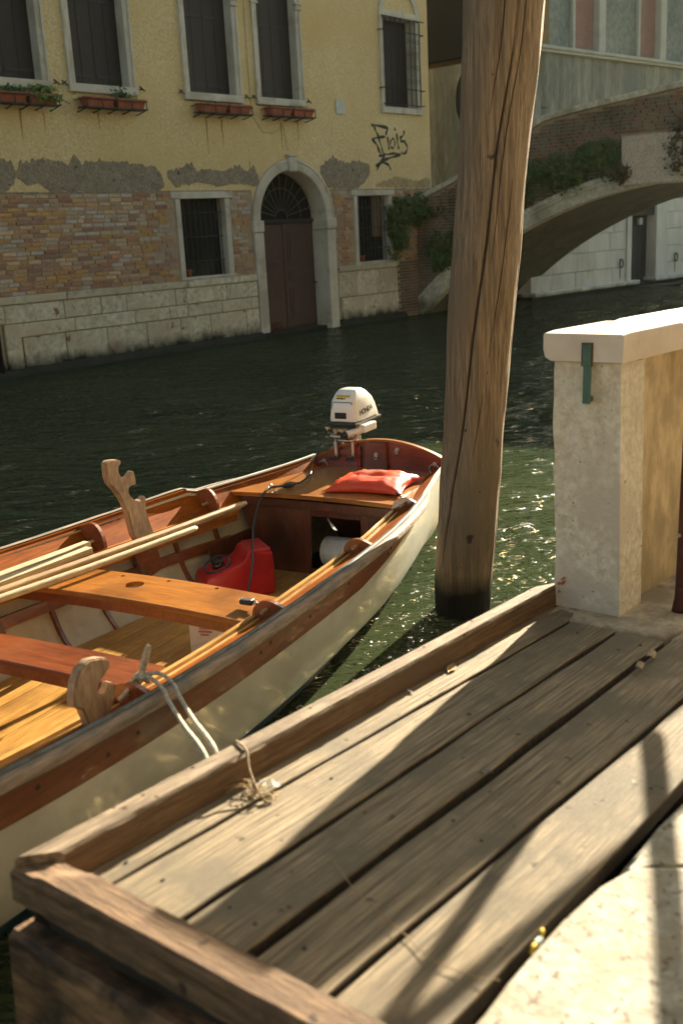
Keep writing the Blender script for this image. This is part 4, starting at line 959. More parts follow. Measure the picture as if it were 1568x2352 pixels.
mm = MB(); mm.tube([(.085, cy0+.040, .799), (.110, cy0+.030, .796)], [.023, .020], 14); mm.build('grip_end', m_black, om)
mm = MB(); mm.tube([(-.085, cy0, .80), (-.085, cy0, -.35)], .036, 14); mm.box(-.16, -.02, cy0-.012, cy0+.012, -.35, -.05, bev=.01); mm.build('drive_leg', m_cowl, om)
for dy in (-.055, .062):
    mm = MB(); mm.prism([(-.060, .775), (.030, .775), (.045, .745), (.045, .640), (.030, .625), (.018, .640), (.018, .735), (-.045, .735), (-.060, .70)], .020, (0, cy0+dy, 0), (1, 0, 0), (0, 0, 1), bev=.003); cbk = mm.build('clamp_bracket', m_steel, om)
    mm = MB(); mm.tube([(.014, cy0+dy, .655), (.085, cy0+dy, .650)], .0065, 8); mm.tube([(.018, cy0+dy, .655), (.023, cy0+dy, .655)], .019, 12); mm.box(.076, .088, cy0+dy-.034, cy0+dy+.030, .640, .660, bev=.006); mm.build('clamp_screw', m_black, om)
mm = MB(); mm.tube([(.03, cy0-.06, .752), (.03, cy0+.07, .752)], .012, 10); mm.build('clamp_bar', m_steel, om)
mm = MB(); sp = []
for k in range(90):
    t = k/89; sp.append((.062+.007*math.cos(k*1.3), cy0+.098+.007*math.sin(k*1.3), .800-.23*t))
mm.tube(sp, .0024, 4); mm.build('kill_cord', m_red_cord, om)
for ch in om.children: ch.location = ch.location + Vector((0, -cy0, -.60))

# ------------------------------------------------------------------ ropes
BT = lambda s, t, z: MBT @ Vector((s, t, z))
QT = lambda a, b, c: MQ @ Vector((a, -b, c))
rp = thing('mooring_rope', 'doubled grey mooring rope knotted at the near gunwale and led to the landing', 'rope')
def rope(name, pts, r, parent, m=m_rope, n=7):
    P_ = cat(pts, n); mm = MB()
    mm.tube(P_, r*.8, 8)
    # three laid strands
    return mm, P_
def laid(name, pts, r, parent, m=m_rope, n=8, pitch=.045):
    P_ = cat(pts, n); mm = MB(); d = [0]
    for a, b in zip(P_, P_[1:]): d.append(d[-1]+(b-a).length)
    # resample finely
    L_ = d[-1]; N_ = max(8, int(L_/.008)); R_ = []
    j = 0
    for i in range(N_+1):
        x = L_*i/N_
        while j < len(d)-2 and d[j+1] < x: j += 1
        t = (x-d[j])/max(1e-9, d[j+1]-d[j]); R_.append(P_[j].lerp(P_[j+1], t))
    for k in range(3):
        S_ = []
        for i, p in enumerate(R_):
            t = (R_[min(i+1, N_)]-R_[max(i-1, 0)]).normalized(); a = t.cross(Vector((.3, .2, .93))).normalized(); b = t.cross(a)
            an = 2*math.pi*(i*L_/N_/pitch + k/3); S_.append(p+(a*math.cos(an)+b*math.sin(an))*r*.46)
        mm.tube(S_, r*.60, 6)
    return mm.build(name, m, parent)
g1, g2 = BT(3.615, 1.052, .698), BT(3.572, 1.062, .698)
kn = BT(3.545, .90, .685)
laid('strand', [kn+Vector((.0, -.0, .0)), BT(3.56, .955, .700), g1, g1+(QT(-1.823, -.338, .065)-g1)*.12+Vector((0, 0, -.012)), g1+(QT(-1.823, -.338, .065)-g1)*.5+Vector((0, 0, -.012)), QT(-1.823, -.338, .065), QT(-1.822, -.334, -.08)], .0072, rp)
laid('strand', [kn+Vector((.01, .01, .0)), BT(3.535, .95, .706), BT(3.545, 1.0, .710), g2, g2+(QT(-1.786, -.338, .065)-g2)*.12+Vector((0, 0, -.012)), g2+(QT(-1.786, -.338, .065)-g2)*.5+Vector((0, 0, -.012)), QT(-1.786, -.338, .065), QT(-1.786, -.334, -.08)], .0072, rp)
laid('loop', [kn, BT(3.53, .90, .70), BT(3.50, .90, .745), BT(3.487, .90, .772), BT(3.497, .902, .778), BT(3.510, .90, .760), BT(3.54, .90, .71), BT(3.56, .91, .68)], .008, rp)
mm = MB()
kp = []
for k in range(60):
    t = k/59*2*math.pi*2.5; kp.append(kn+Vector((.022*math.cos(t)+.004*math.sin(3*t), .020*math.sin(t), .012*math.sin(1.7*t)-.004)))
laid('knot', kp[::4], .0085, rp)
laid('tail', [kn, BT(3.60, .90, .672), BT(3.645, .905, .662), BT(3.66, .90, .65)], .008, rp)
laid('tail', [BT(3.57, .89, .68), BT(3.585, .905, .70), BT(3.60, .885, .665), BT(3.575, .88, .655)], .008, rp)
tw = thing('twine', 'thin twine pulled over the edge beam to a knot with dried weed', 'twine', MQ)
q_ = lambda a, b, c: Vector((a, -b, c))
mm = MB(); mm.tube(cat([q_(-1.730, -.330, .03), q_(-1.730, -.326, .080), q_(-1.740, -.30, .088), q_(-1.758, -.258, .086), q_(-1.783, -.228, .055), q_(-1.808, -.18, .022), q_(-1.815, -.150, .006), q_(-1.81, -.143, -.01)]), .0034, 6)
mm.tube(cat([q_(-1.812, -.155, .010), q_(-1.800, -.145, .014), q_(-1.80, -.135, .006), q_(-1.815, -.132, .004), q_(-1.822, -.145, .01)]), .0032, 6); mm.build('cord', m_twine, tw)
dw = thing('dried_weed', 'tuft of dried weed and pale root caught at the twine knot', 'weed', MQ, loc=q_(-1.80, -.17, .004))
mm = MB(); rr_ = random.Random(5)
for k in range(26):
    a = rr_.uniform(0, 6.28); L_ = rr_.uniform(.02, .075); z1 = rr_.uniform(.0, .03)
    mm.tube(cat([(0, .015, .004), (L_*.5*math.cos(a), .03+L_*.5*math.sin(a), z1), (L_*math.cos(a+.4), .03+L_*math.sin(a+.4), z1*.6)], 3), rr_.uniform(.0007, .0016), 4)
mm.build('stems', m_dryleaf, dw)
mm = MB()
for k in range(10):
    a = rr_.uniform(0, 6.28); p = Vector((.03+rr_.uniform(-.02, .02), rr_.uniform(-.015, .02), rr_.uniform(.004, .028)))
    u_ = Vector((math.cos(a), math.sin(a), .4)).normalized()*.010; v_ = Vector((-math.sin(a), math.cos(a), .6)).normalized()*.007
    mm.poly([p-u_, p-v_, p+u_, p+v_])
mm.build('root', m_paper, dw)
# loose litter on the landing
def dryleaf(a, b, c, L_, ang, lab, m=m_dryleaf):
    t_ = thing('dry_leaf', lab, 'leaf', MQ, loc=q_(a, b, c), rot=(0, 0, ang))
    mm = MB(); rows = []
    for i in range(6):
        u_ = i/5; w_ = L_*.22*math.sin(math.pi*min(.97, u_+.03)); rows.append([(L_*(u_-.5), -w_, .004+.006*abs(u_-.5)), (L_*(u_-.5), 0, .001), (L_*(u_-.5), w_, .004+.004*u_)])
    mm.strip(rows); o = mm.build('blade', m, t_, recalc=False)
dryleaf(-.80, -.235, .002, .075, .3, 'curled dry brown leaf lying in the shade of the edge beam'); dryleaf(-1.04, -.236, .002, .03, 1.2, 'tiny pale leaf scrap beside the edge beam', m_paper)
dryleaf(-1.37, .225, .002, .035, -.8, 'small grey leaf curled at the wide gap between shaded planks', plain('grey_leaf', (.22, .22, .18), .8))
for (a, b, s_, lb) in [(-.36, .262, .020, 'larger dark leaf curl at the far end of the plank gap'), (-.47, .268, .017, 'smaller dark leaf curl at the far end of the plank gap')]:
    t_ = thing('leaf_curl', lb, 'leaf', MQ, loc=q_(a, b, .004), rot=(0, 0, .25))
    mm = MB(); rows = []
    for i in range(9):
        an = i/8*4.2; rows.append([(-s_*1.6, s_*math.cos(an)*(.5+i*.06), .004+s_*(1+math.sin(an))*.5), (s_*1.6, s_*math.cos(an)*(.5+i*.06), .004+s_*(1+math.sin(an))*.5)])
    mm.strip(rows); o = mm.build('blade', m_twine, t_, recalc=False)
st_ = thing('dry_grass_stem', 'long thin dry grass stem across the sunlit plank', 'grass stem', MQ)
mm = MB(); mm.tube(cat([q_(-1.93, .16, .006), q_(-2.008, .289, .012), q_(-2.056, .434, .008), q_(-2.095, .533, .010), q_(-2.09, .611, .010), q_(-2.076, .662, .014)]), .0010, 5); mm.build('stem', m_dryleaf, st_)
yw = thing('yellow_wrapper', 'small torn yellow and blue wrapper caught between plank and stone', 'wrapper', MQ, loc=q_(-1.925, .662, .002))
mm = MB(); mm.tube(cat([(.04, .012, .004), (.022, .004, .014), (.012, 0, .006)], 3), [.0045]*7, 6); mm.tube(cat([(-.012, 0, .006), (-.03, -.004, .012), (-.04, -.006, .002)], 3), [.0045]*7, 6); mm.build('foil', m_yellow, yw)
mm = MB(); mm.box(-.012, .012, -.006, .006, .002, .012, bev=.003); mm.build('foil', m_cowl_blue, yw)

# ------------------------------------------------------------------ yellow house on the far bank
hs_ = thing('yellow_house', 'old yellow plastered canal house with brick base, arched water door and dark shutters', 'house', MF)
def FB(u0, u1, y0, y1, z0, z1, **k): m = MB(); m.box(u0, u1, y0, y1, z0, z1, **k); return m
holes = [(.08, 1.52, 4.55, 7.3), (1.90, 3.31, 4.55, 7.3), (4.45, 5.92, 4.55, 7.3), (6.33, 7.72, 4.55, 7.3), (10.31, 11.80, 4.62, 6.75),
         (6.02, 8.42, -1, 3.50), (3.99, 5.37, 1.33, 2.92), (9.18, 10.55, 1.33, 2.92)]
def wall_plate(name, u0, u1, z0, z1, y, m, hl, depth=.35, parent=hs_, thick=True):
    us = sorted({u0, u1} | {max(u0, min(u1, h[i])) for h in hl for i in (0, 1)}); zs = sorted({z0, z1} | {max(z0, min(z1, h[i])) for h in hl for i in (2, 3)})
    mm = MB()
    for a, b in zip(us, us[1:]):
        for c, d in zip(zs, zs[1:]):
            cu_, cz = (a+b)/2, (c+d)/2
            if any(h[0] < cu_ < h[1] and h[2] < cz < h[3] for h in hl): continue
            mm.poly([(a, y, c), (b, y, c), (b, y, d), (a, y, d)])
    for h in hl:
        a, b, c, d = max(u0, h[0]), min(u1, h[1]), max(z0, h[2]), min(z1, h[3])
        if b <= a or d <= c: continue
        mm.poly([(a, y, c), (a, y+depth, c), (a, y+depth, d), (a, y, d)]); mm.poly([(b, y, c), (b, y, d), (b, y+depth, d), (b, y+depth, c)])
        if h[2] >= z0: mm.poly([(a, y, c), (b, y, c), (b, y+depth, c), (a, y+depth, c)])
        if h[3] <= z1: mm.poly([(a, y, d), (a, y+depth, d), (b, y+depth, d), (b, y, d)])
    bmesh.ops.remove_doubles(mm.bm, verts=mm.bm.verts, dist=1e-4)
    return mm.build(name, m, parent, recalc=False)
UPW = [(u_, u_+1.42, z_, z_+2.3) for z_ in (9.4, 13.6) for u_ in (-3.9, -1.4, .09, 1.90, 4.47, 6.32, 9.0)]
wall_plate('plaster_wall', -8, 12.16, 2.93, 17.4, 0, m_plaster, holes + [(a+.02, b-.02, c-.1, d+.1) for a, b, c, d in UPW])
m_ = FB(-8, 12.16, .50, 9, -1, 17.4); m_.build('inner_mass', m_darkroom, hs_)
m_ = FB(12.13, 12.162, .003, 9, 2.93, 17.4); m_.build('return_wall', m_plaster, hs_)
m_ = MB(); m_.poly([(-8.3, -.4, 17.4), (12.5, -.4, 17.4), (12.5, 4.7, 19.0), (-8.3, 4.7, 19.0)]); m_.poly([(-8.3, 9.4, 17.4), (12.5, 9.4, 17.4), (12.5, 4.7, 19.0), (-8.3, 4.7, 19.0)]); m_.box(-8.3, 12.5, -.42, 9.4, 17.25, 17.39); m_.build('roof', m_roof, hs_)
# spandrels closing the wall round the arched door head
def arch_fill(cu_, cz, r, u0, u1, z1, y, m, name, mm=None):
    mm = MB(); n = 28
    for i in range(n):
        a0, a1 = math.pi*i/n, math.pi*(i+1)/n
        def outp(a):
            dx, dz = math.cos(a), math.sin(a); t = 1e9
            if dx > 1e-6: t = min(t, (u1-cu_)/dx)
            if dx < -1e-6: t = min(t, (u0-cu_)/dx)
            if dz > 1e-6: t = min(t, (z1-cz)/dz)
            return (cu_+dx*t, y, cz+dz*t)
        mm.poly([(cu_+r*math.cos(a0), y, cz+r*math.sin(a0)), outp(a0), outp(a1), (cu_+r*math.cos(a1), y, cz+r*math.sin(a1))])
    return mm.build(name, m, hs_)
DC, DZ = 7.215, 2.33
arch_fill(DC, DZ, 1.08, 6.02, 8.42, 3.50, .001, m_plaster, 'arch_spandrel')
# brick band
wall_plate('mortar_bed', -8, 12.16, .9, 2.925, -.006, m_mortar, holes)
brick_meshes = []
for mi, bm_ in enumerate(m_bricks):
    for v in range(3):
        b = MB(); b.box(-.122, .122, -.020, .014, -.028, .028, bev=.004, jit=.0035); o = b.build('brick', bm_); brick_meshes.append(o.data); bpy.data.objects.remove(o)
rb = random.Random(3); nb = 0; small = []
def free(u, z, hw=.12, hh=.03):
    for h in holes:
        if h[0]-hw-.0 < u < h[1]+hw and h[2]-.14 < z < h[3]+hh: return False
    if (u-DC)**2+(z-DZ)**2 < (1.20+hw*.8)**2 and z > DZ-.1: return False
    if 5.98-hw < u < 8.50+hw and z < DZ+.1: return False
    return True
rowsN = int((2.925-1.30)/.0695)
cand = []
for r_ in range(rowsN):
    z = 1.345+r_*.0695
    u = -.62+(r_ % 2)*.13
    while u < 12.1:
        L_ = rb.choice([.25, .25, .25, .13, .20, .27]); uc = u+L_/2
        if free(uc, z, L_/2) and not (uc > 10.65 and False): cand.append((uc, z, L_))
        u += L_+.012
cand.sort(key=lambda c: c[0])
wts = [5, 4, 3, 4, 2.2, 2, 4]
for i, (uc, z, L_) in enumerate(cand):
    nz = noise.noise((uc*1.3, z*2.2, 4)); ww = list(wts)
    if nz > .12: ww[4] += 6; ww[3] += 3
    if nz < -.15: ww[1] += 6
    if z < 1.6: ww[2] += 3; ww[5] += 3
    mi = rb.choices(range(7), ww)[0]; dy = rb.uniform(-.006, .007) + .004*nz; dz = rb.uniform(-.003, .003)+.008*noise.noise((uc*.8, 0, 2))
    if rb.random() < .04: dy = .020
    if uc > .05 and uc < 10.6 and nb < 290:
        o = bpy.data.objects.new('brick', brick_meshes[mi*3+rb.randrange(3)]); link(o, hs_); o.location = (uc, dy, z+dz); o.scale = (L_/.25, 1, rb.uniform(.94, 1.05)); nb += 1
    else: small.append((mi, uc, dy, z+dz, L_))
m_ = MB()
for mi, uc, dy, z, L_ in small:
    m_.mi = mi; m_.box(uc-L_/2+.003, uc+L_/2-.003, dy-.02, dy+.014, z-.028, z+.028, jit=.0035)
m_.build('brickwork', m_bricks, hs_, kind='stuff')
# cement patches, raised ledge where the plaster ends
def patch(name, top, zb, m, y=-.012, th=.012, seed=0, amp=.05):
    """top: list of (u,z) of the upper contour; bottom at zb with ragged edge"""
    us = []; n = 150; u0, u1 = top[0][0], top[-1][0]
    rows_t = []; rows_b = []
    for i in range(n+1):
        u = u0+(u1-u0)*i/n
        zt = lerp(top, u)+amp*noise.noise((u*6, seed, 0))+amp*1.0*noise.noise((u*17, seed, 1))+amp*.7*noise.noise((u*41, seed, 2))
        zz = (lerp(zb, u) if isinstance(zb, list) else zb) + (amp*.7*noise.noise((u*6, seed, 5))+amp*.5*noise.noise((u*17, seed, 7)) if isinstance(zb, list) else 0)
        zt = min(max(zt, zz+.004), 3.75); rows_t.append((u, zt)); rows_b.append((u, zz))
    mm = MB(); mm.strip([[(u, y, zt) for u, zt in rows_t], [(u, y, zb_) for u, zb_ in rows_b]], smooth=False)
    mm.strip([[(u, y, zt) for u, zt in rows_t], [(u, 0.0, zt) for u, zt in rows_t]], smooth=False); mm.strip([[(u, y, zt) for u, zt in rows_b], [(u, 0.0, zt) for u, zt in rows_b]], smooth=False)
    return mm.build(name, m, hs_)
patch('cement_patch', [(-2, 3.35), (.2, 3.42), (.45, 3.46), (.62, 3.42), (.68, 3.30)], [(-2, 2.94), (.45, 2.95), (.60, 3.06), (.68, 3.2)], m_cement, seed=1)
patch('cement_patch', [(.70, 3.25), (.80, 3.42), (1.2, 3.47), (1.6, 3.44), (1.72, 3.36), (1.80, 3.50), (1.90, 3.55), (1.99, 3.38), (2.2, 3.46), (2.9, 3.44), (3.3, 3.40), (3.6, 3.38), (3.74, 3.2), (3.77, 3.05)], [(.70, 3.15), (.9, 3.05), (1.1, 3.10), (1.3, 2.95), (2.4, 2.94), (3.5, 2.94), (3.7, 2.97), (3.77, 3.0)], m_cement, seed=2)
patch('cement_patch', [(3.88, 3.30), (4.1, 3.33), (4.47, 3.45), (4.6, 3.30), (4.9, 3.33), (5.3, 3.30), (5.7, 3.41), (5.95, 3.30), (6.12, 3.44), (6.24, 3.2)], [(3.88, 3.2), (4.05, 3.02), (4.6, 3.10), (5.2, 3.02), (5.6, 3.08), (6.24, 3.02)], m_cement, seed=3)
patch('cement_patch', [(8.12, 3.40), (8.4, 3.56), (8.55, 3.60), (9.0, 3.50), (9.5, 3.54), (9.78, 3.48), (9.80, 3.40)], [(8.12, 3.3), (8.35, 2.98), (9.3, 2.94), (9.62, 3.1), (9.80, 3.3)], m_cement, seed=4)
patch('stained_patch', [(10.0, 3.05), (10.8, 3.22), (11.6, 3.12), (12.1, 3.2)], [(10.0, 3.0), (11, 2.96), (12.1, 2.96)], mat('faded_render', (.33, .25, .13), (.42, .32, .18), scale=3, rough=.9, fine=5), y=-.004, seed=6, amp=.06)
m_ = MB()
for k in range(122):
    u = -6+k*.15
    if u > 12.1: break
    if 5.95 < u < 8.35: continue
    m_.box(u, u+.148, -.015-.004*noise.noise((u*2, 0, 0)), .0, 2.921+.008*noise.noise((u*1.3, 0, 3)), 2.948+.01*noise.noise((u*1.9, 0, 5)))
m_.build('plaster_edge', m_cement, hs_)
# stone foundation blocks
def blocks(z0, z1, joints, y=-.05, jit=.006, m=m_base, deep=.3):
    for a, b in zip(joints, joints[1:]):
        FB(a+.006, b-.006, y+rb.uniform(-jit, jit), deep, z0+.004, z1-.004, bev=.010, jit=.004).build('foundation_block', m, hs_)
blocks(1.175, 1.305, [-1.2, .0, 1.35, 2.75, 4.1, 5.25, 5.97], y=-.065)
blocks(.865, 1.17, [-1.2, .12, 1.28, 2.05, 2.62, 3.78, 4.05, 5.10, 5.97], y=-.045)
blocks(.63, .86, [.34, 1.46, 2.78, 3.60, 4.05, 4.95, 5.97]); blocks(.02, .625, [.40, 1.24, 2.12, 3.02, 3.84, 4.62, 5.60, 5.97])
blocks(-.1, .86, [.06, .36], y=-.075); blocks(-.1, .86, [-1.2, .04], y=-.03)
blocks(1.185, 1.31, [8.50, 9.3, 10.66], y=-.065); blocks(.62, 1.18, [8.50, 9.15, 9.95, 10.66], y=-.045); blocks(.0, .615, [8.60, 9.32, 10.66], y=-.05)
wall_plate('foundation_core', -8, 12.16, -1, 1.2, .0, m_mortar, [(6.02, 8.42, -1, 3.5)])
m_ = MB(); 
for a, b in ((-6, 6.0), (8.45, 10.9)):
    rows = []
    n = int((b-a)/.12)
    for i in range(n+1):
        u = a+(b-a)*i/n; rows.append([(u, .02, .16), (u, -.075+.03*noise.noise((u*2.1, 0, 0)), .12+.03*noise.noise((u*3, 2, 0))), (u, -.15+.05*noise.noise((u*1.7, 4, 0)), .01), (u, -.20, -.6)])
    m_.strip(rows)
m_.build('slimy_footing', m_found, hs_)
# upper windows
def window(u0, u1, z0, z1, jw, dep, cap_right=False, cap_left=False, full=True):
    wn = FB(u0+jw*.5, u1-jw*.5, dep+.10, dep+.12, z0, z1).build('window', m_darkroom, hs_)
    for a, b, nm in ((u0, u0+jw, 'jamb'), (u1-jw, u1, 'jamb')):
        FB(a, b, -.035, dep+.06, z0, z1, bev=.008).build(nm, m_frame, wn)
        FB(a+(.0 if a == u0 else jw-.045), a+(.045 if a == u0 else jw), -.055, -.036, z0, z1, bev=.004).build('jamb_moulding', m_frame, wn)
    FB(u0-.02, u1+.02, -.075, dep+.06, z0-.14, z0, bev=.012).build('sill', m_frame, wn)
    FB(u0, u1, -.035, dep+.06, z1, z1+.14, bev=.008).build('lintel', m_frame, wn)
    w2 = (u1-jw-(u0+jw))/2
    for k in range(2):
        a = u0+jw+k*w2
        sh_ = FB(a+.004, a+w2-.004, dep, dep+.035, z0+.005, z1).build('shutter', m_shutter, wn)
        # battens are joined to the leaf
    return wn
def shutters_detail(u0, u1, z0, z1, jw, dep, wn):
    w2 = (u1-jw-(u0+jw))/2; mm = MB()
    for k in range(2):
        a = u0+jw+k*w2
        for q in range(2): mm = MB(); mm.box(a+.008+q*w2/2, a+(q+1)*w2/2-.002, dep-.008, dep-.001, z0+.01, z1, bev=.002); mm.build('shutter_board', m_shutter, wn)
    for k in range(2):
        a = u0+jw+k*w2
        for zz in (.14, 1.35): mm = MB(); mm.box(a+.03, a+w2-.05, dep-.020, dep-.013, z0+zz, z0+zz+.05); mm.build('strap_hinge', m_iron, wn)
for (u0, u1, zb_, capz) in [(.08, 1.52, 4.69, 0), (1.90, 3.31, 4.69, 0), (4.45, 5.92, 4.70, 6.30), (6.33, 7.72, 4.71, 6.42)]:
    wn = window(u0, u1, zb_, 7.2, .14, .17); shutters_detail(u0, u1, zb_, 7.2, .14, .17, wn)
    if capz:
        for a in (u0, u1-.14): 
            m_ = MB(); m_.box(a-.03, a+.17, -.075, .0, capz, capz+.035, bev=.008); m_.box(a-.01, a+.15, -.060, .0, capz+.035, capz+.09, bev=.01); m_.box(a-.035, a+.175, -.085, .0, capz+.09, capz+.125, bev=.01); m_.build('capital', m_frame, wn)
    for a, sg in ((u0-.12, 1), (u1+.10, -1)):
        m_ = MB(); m_.tube([(a, 0, zb_-.02), (a, -.07, zb_-.02), (a+.03*sg, -.08, zb_+.02)], .012, 5); m_.tube([(a-.05, -.075, zb_+.02), (a, -.075, zb_-.01), (a+.06, -.075, zb_-.05)], .014, 5); m_.build('shutter_hook', m_iron, wn)
for (a, b, c, d) in UPW: window(a, b, c, d, .14, .17)
# window with blind arch and projecting grille
wn = window(10.31, 11.80, 4.73, 6.62, .13, .26)
m_ = MB(); n = 22
for i in range(n):
    a0, a1 = math.pi*i/n, math.pi*(i+1)/n; c_ = (11.055, 6.62); ro, ri = .745, .615
    p = lambda r, a, y: (c_[0]+r*math.cos(a), y, c_[1]+r*1.0*math.sin(a))
    m_.poly([p(ri, a0, -.045), p(ro, a0, -.045), p(ro, a1, -.045), p(ri, a1, -.045)]); m_.poly([p(ro, a0, -.045), p(ro, a0, .02), p(ro, a1, .02), p(ro, a1, -.045)]); m_.poly([p(ri, a0, -.045), p(ri, a1, -.045), p(ri, a1, .10), p(ri, a0, .10)])
m_.build('arch_moulding', m_frame, wn)
gr = MB(); gy = -.12
for k in range(8):
    u = 10.42+k*1.26/7; gr.tube([(u, gy, 4.76), (u, gy, 6.60)], .011, 5)
for z in (4.78, 5.12, 6.32, 6.60): gr.tube([(10.28, gy, z), (11.84, gy, z)], .013, 5)
for z in (5.12, 6.32): gr.tube([(10.28, gy, z), (10.28, .0, z)], .013, 5); gr.tube([(11.84, gy, z), (11.84, .0, z)], .013, 5)
for u in (10.42, 11.68):
    for z in (4.78, 6.6): gr.tube([(u, gy, z), (u, .0, z)], .011, 5)
for k in range(7):
    for z in (5.3, 5.6, 5.9, 6.15):
        u = 10.51+k*.18; gr.tube([(u+.05*math.cos(a*math.pi/3), gy, z+.05*math.sin(a*math.pi/3)) for a in range(6)], .006, 4, closed=True)
gr.build('grille', m_iron, wn)
FB(8.73, 9.02, -.025, .0, 4.50, 4.80, bev=.006).build('meter_cover', m_plate, hs_)
m_ = MB(); m_.tube([(6.16, -.01, 9.4), (6.15, -.012, 5.3), (6.17, -.012, 4.35), (6.45, -.012, 4.05), (6.75, -.012, 4.05), (7.05, -.012, 4.2), (7.15, -.012, 3.72)], .0045, 4); m_.build('wall_cable', m_cement, hs_)
# lower windows with grilles
for (u0, u1, cur) in ((3.99, 5.37, False), (9.18, 10.55, True)):
    z0, z1 = 1.36, 2.80
    wn = FB(u0+.05, u1-.05, .33, .35, z0, z1).build('window', m_darkroom, hs_)
    FB(u0, u0+.115, -.035, .20, z0-.03, z1, bev=.008, jit=.003).build('jamb', m_frame, wn); FB(u1-.125, u1, -.035, .20, z0-.03, z1, bev=.008, jit=.003).build('jamb', m_frame, wn)
    FB(u0-.10, u1+.09, -.045, .20, z1+.003, z1+.125, bev=.008, jit=.003).build('lintel', m_frame, wn); FB(u0-.03, u1+.03, -.06, .20, z0-.05, z0-.0, bev=.008).build('sill', m_frame, wn)
    FB(u0+.115, u1-.125, .20, .22, z0, z1).build('pane', m_glass, wn)
    g = MB()
    for k in range(9): g.tube([(u0+.15+k*(u1-u0-.33)/8, .08, z0), (u0+.15+k*(u1-u0-.33)/8, .08, z1)], .009, 5)
    for z in (1.65, 2.1, 2.55): g.tube([(u0+.11, .085, z), (u1-.12, .085, z)], .009, 5)
    g.build('grille', m_iron, wn)
    if cur: FB(u1-.50, u1-.14, .185, .195, 1.9, z1).build('curtain', m_curtain, wn)
for (u, lb) in ((4.22, 'small terracotta pot in the left corner of the barred lower window'), (9.46, 'small terracotta pot in the barred window by the ivy')):
    t_ = thing('flower_pot', lb, 'flower pot', MF, loc=(u, .02, 1.362)); m_ = MB(); m_.tube([(0, 0, 0), (0, 0, .11), (0, 0, .111), (0, 0, .135)], [.04, .058, .068, .068], 12); m_.build('pot', m_terra, t_)
# arched water door
dr = FB(6.26, 8.18, .40, .44, .05, 2.30).build('water_door', m_door, hs_)
for k in range(2):
    a = 6.27+k*.955
    m_ = MB(); m_.box(a+.01, a+.945, .375, .40, .10, 2.27, bev=.004)
    m_.build('door_leaf', m_door, dr)
    m_ = MB()
    for (p0, p1, q0, q1) in ((.13, .82, .25, .95), (.13, .82, 1.10, 1.30), (.13, .82, 1.42, 2.12)):
        m_.box(a+p0, a+p1, .362, .3745, q0, q1, bev=.008); m_.box(a+p0+.07, a+p1-.07, .350, .3615, q0+.06, q1-.06, bev=.008)
    m_.build('door_panel', m_door, dr)
FB(6.24, 8.20, .33, .42, 2.29, 2.37, bev=.008).build('transom_bar', m_shutter, dr)
FB(6.1, 8.3, .10, .45, -.6, .06, bev=.02, jit=.01).build('threshold', m_found, dr)
FB(6.30, 7.02, .335, .36, .10, .24, bev=.005, jit=.02).build('broken_board', m_rust_iron, dr)
m_ = MB(); m_.poly([(DC+1.05*math.cos(math.pi*i/24), .42, DZ+1.05*math.sin(math.pi*i/24)) for i in range(25)][::-1]); m_.build('fanlight_glass', m_darkroom, dr)
m_ = MB()
for k in range(1, 12):
    a = math.pi*k/12; m_.tube([(DC+.18*math.cos(a), .36, DZ+.06+.18*math.sin(a)), (DC+.99*math.cos(a), .36, DZ+.02+.99*math.sin(a))], .011, 5)
for r_ in (.18, .62): m_.tube([(DC+r_*math.cos(math.pi*i/20), .36, DZ+.05+r_*math.sin(math.pi*i/20)) for i in range(21)], .011, 5)
m_.build('fanlight_bars', plain('weathered_iron', (.09, .085, .07), .7), dr)
sr = FB(5.985, 6.245, -.06, .40, .10, 2.12, bev=.010, jit=.003).build('door_surround', m_frame, hs_)
FB(8.20, 8.47, -.06, .40, -.05, 2.12, bev=.010, jit=.003).build('pier', m_frame, sr)
for a, b in ((5.955, 6.25), (8.195, 8.50)): FB(a, b, -.085, .39, 2.125, 2.35, bev=.014).build('impost', m_frame, sr)
n = 26; m_ = MB(); prof = [(1.235, .02), (1.235, -.055), (1.19, -.065), (1.185, -.050), (1.06, -.050), (1.02, -.035), (1.0, .02), (.99, .40)]
m_.strip([[(DC+r_*math.cos(math.pi*i/n), y, 2.352+r_*.97*math.sin(math.pi*i/n)) for r_, y in prof] for i in range(n+1)]); m_.build('arch_ring', m_frame, sr, smooth_angle=30)
FB(DC-.13, DC+.11, -.10, .05, 3.30, 3.60, bev=.02).build('keystone', m_frame, sr)
FB(DC-.16, DC+.14, -.115, .05, 3.602, 3.64, bev=.008).build('keystone_cap', m_frame, sr)
m_ = MB(); m_.tube([(8.13, .36, 1.0), (8.13, .28, 1.0)], .02, 8); m_.build('knob', m_iron, dr)
# graffiti tag, painted flat on the plaster
gf = MB()
def stroke(pts, w_):
    P_ = cat([(p[0], 0, p[1]) for p in pts], 5); L_, R_ = [], []
    for i, p in enumerate(P_):
        t = (P_[min(i+1, len(P_)-1)]-P_[max(i-1, 0)]).normalized(); nn = Vector((t.z, 0, -t.x)); k = w_*1.3*(.75+.3*math.sin(i*.9))
        L_.append(p+nn*k); R_.append(p-nn*k)
    gf.strip([[(p.x, -.0025, p.z) for p in L_], [(p.x, -.0025, p.z) for p in R_]])
gz = lambda x, y: ((9.93+(x-852)*.0148*1.07), 4.33-(y-285)*.0093-(x-852)*.0003)
G_ = lambda l: [gz(*p) for p in l]
stroke(G_([(852, 288), (858, 286), (888, 290), (886, 300), (884, 308)]), .030); stroke(G_([(858, 288), (862, 300), (868, 312)]), .026)
stroke(G_([(852, 322), (858, 316), (880, 311), (882, 313)]), .026); stroke(G_([(854, 320), (862, 330), (868, 345), (872, 352)]), .030); stroke(G_([(866, 312), (872, 330), (876, 348)]), .022)
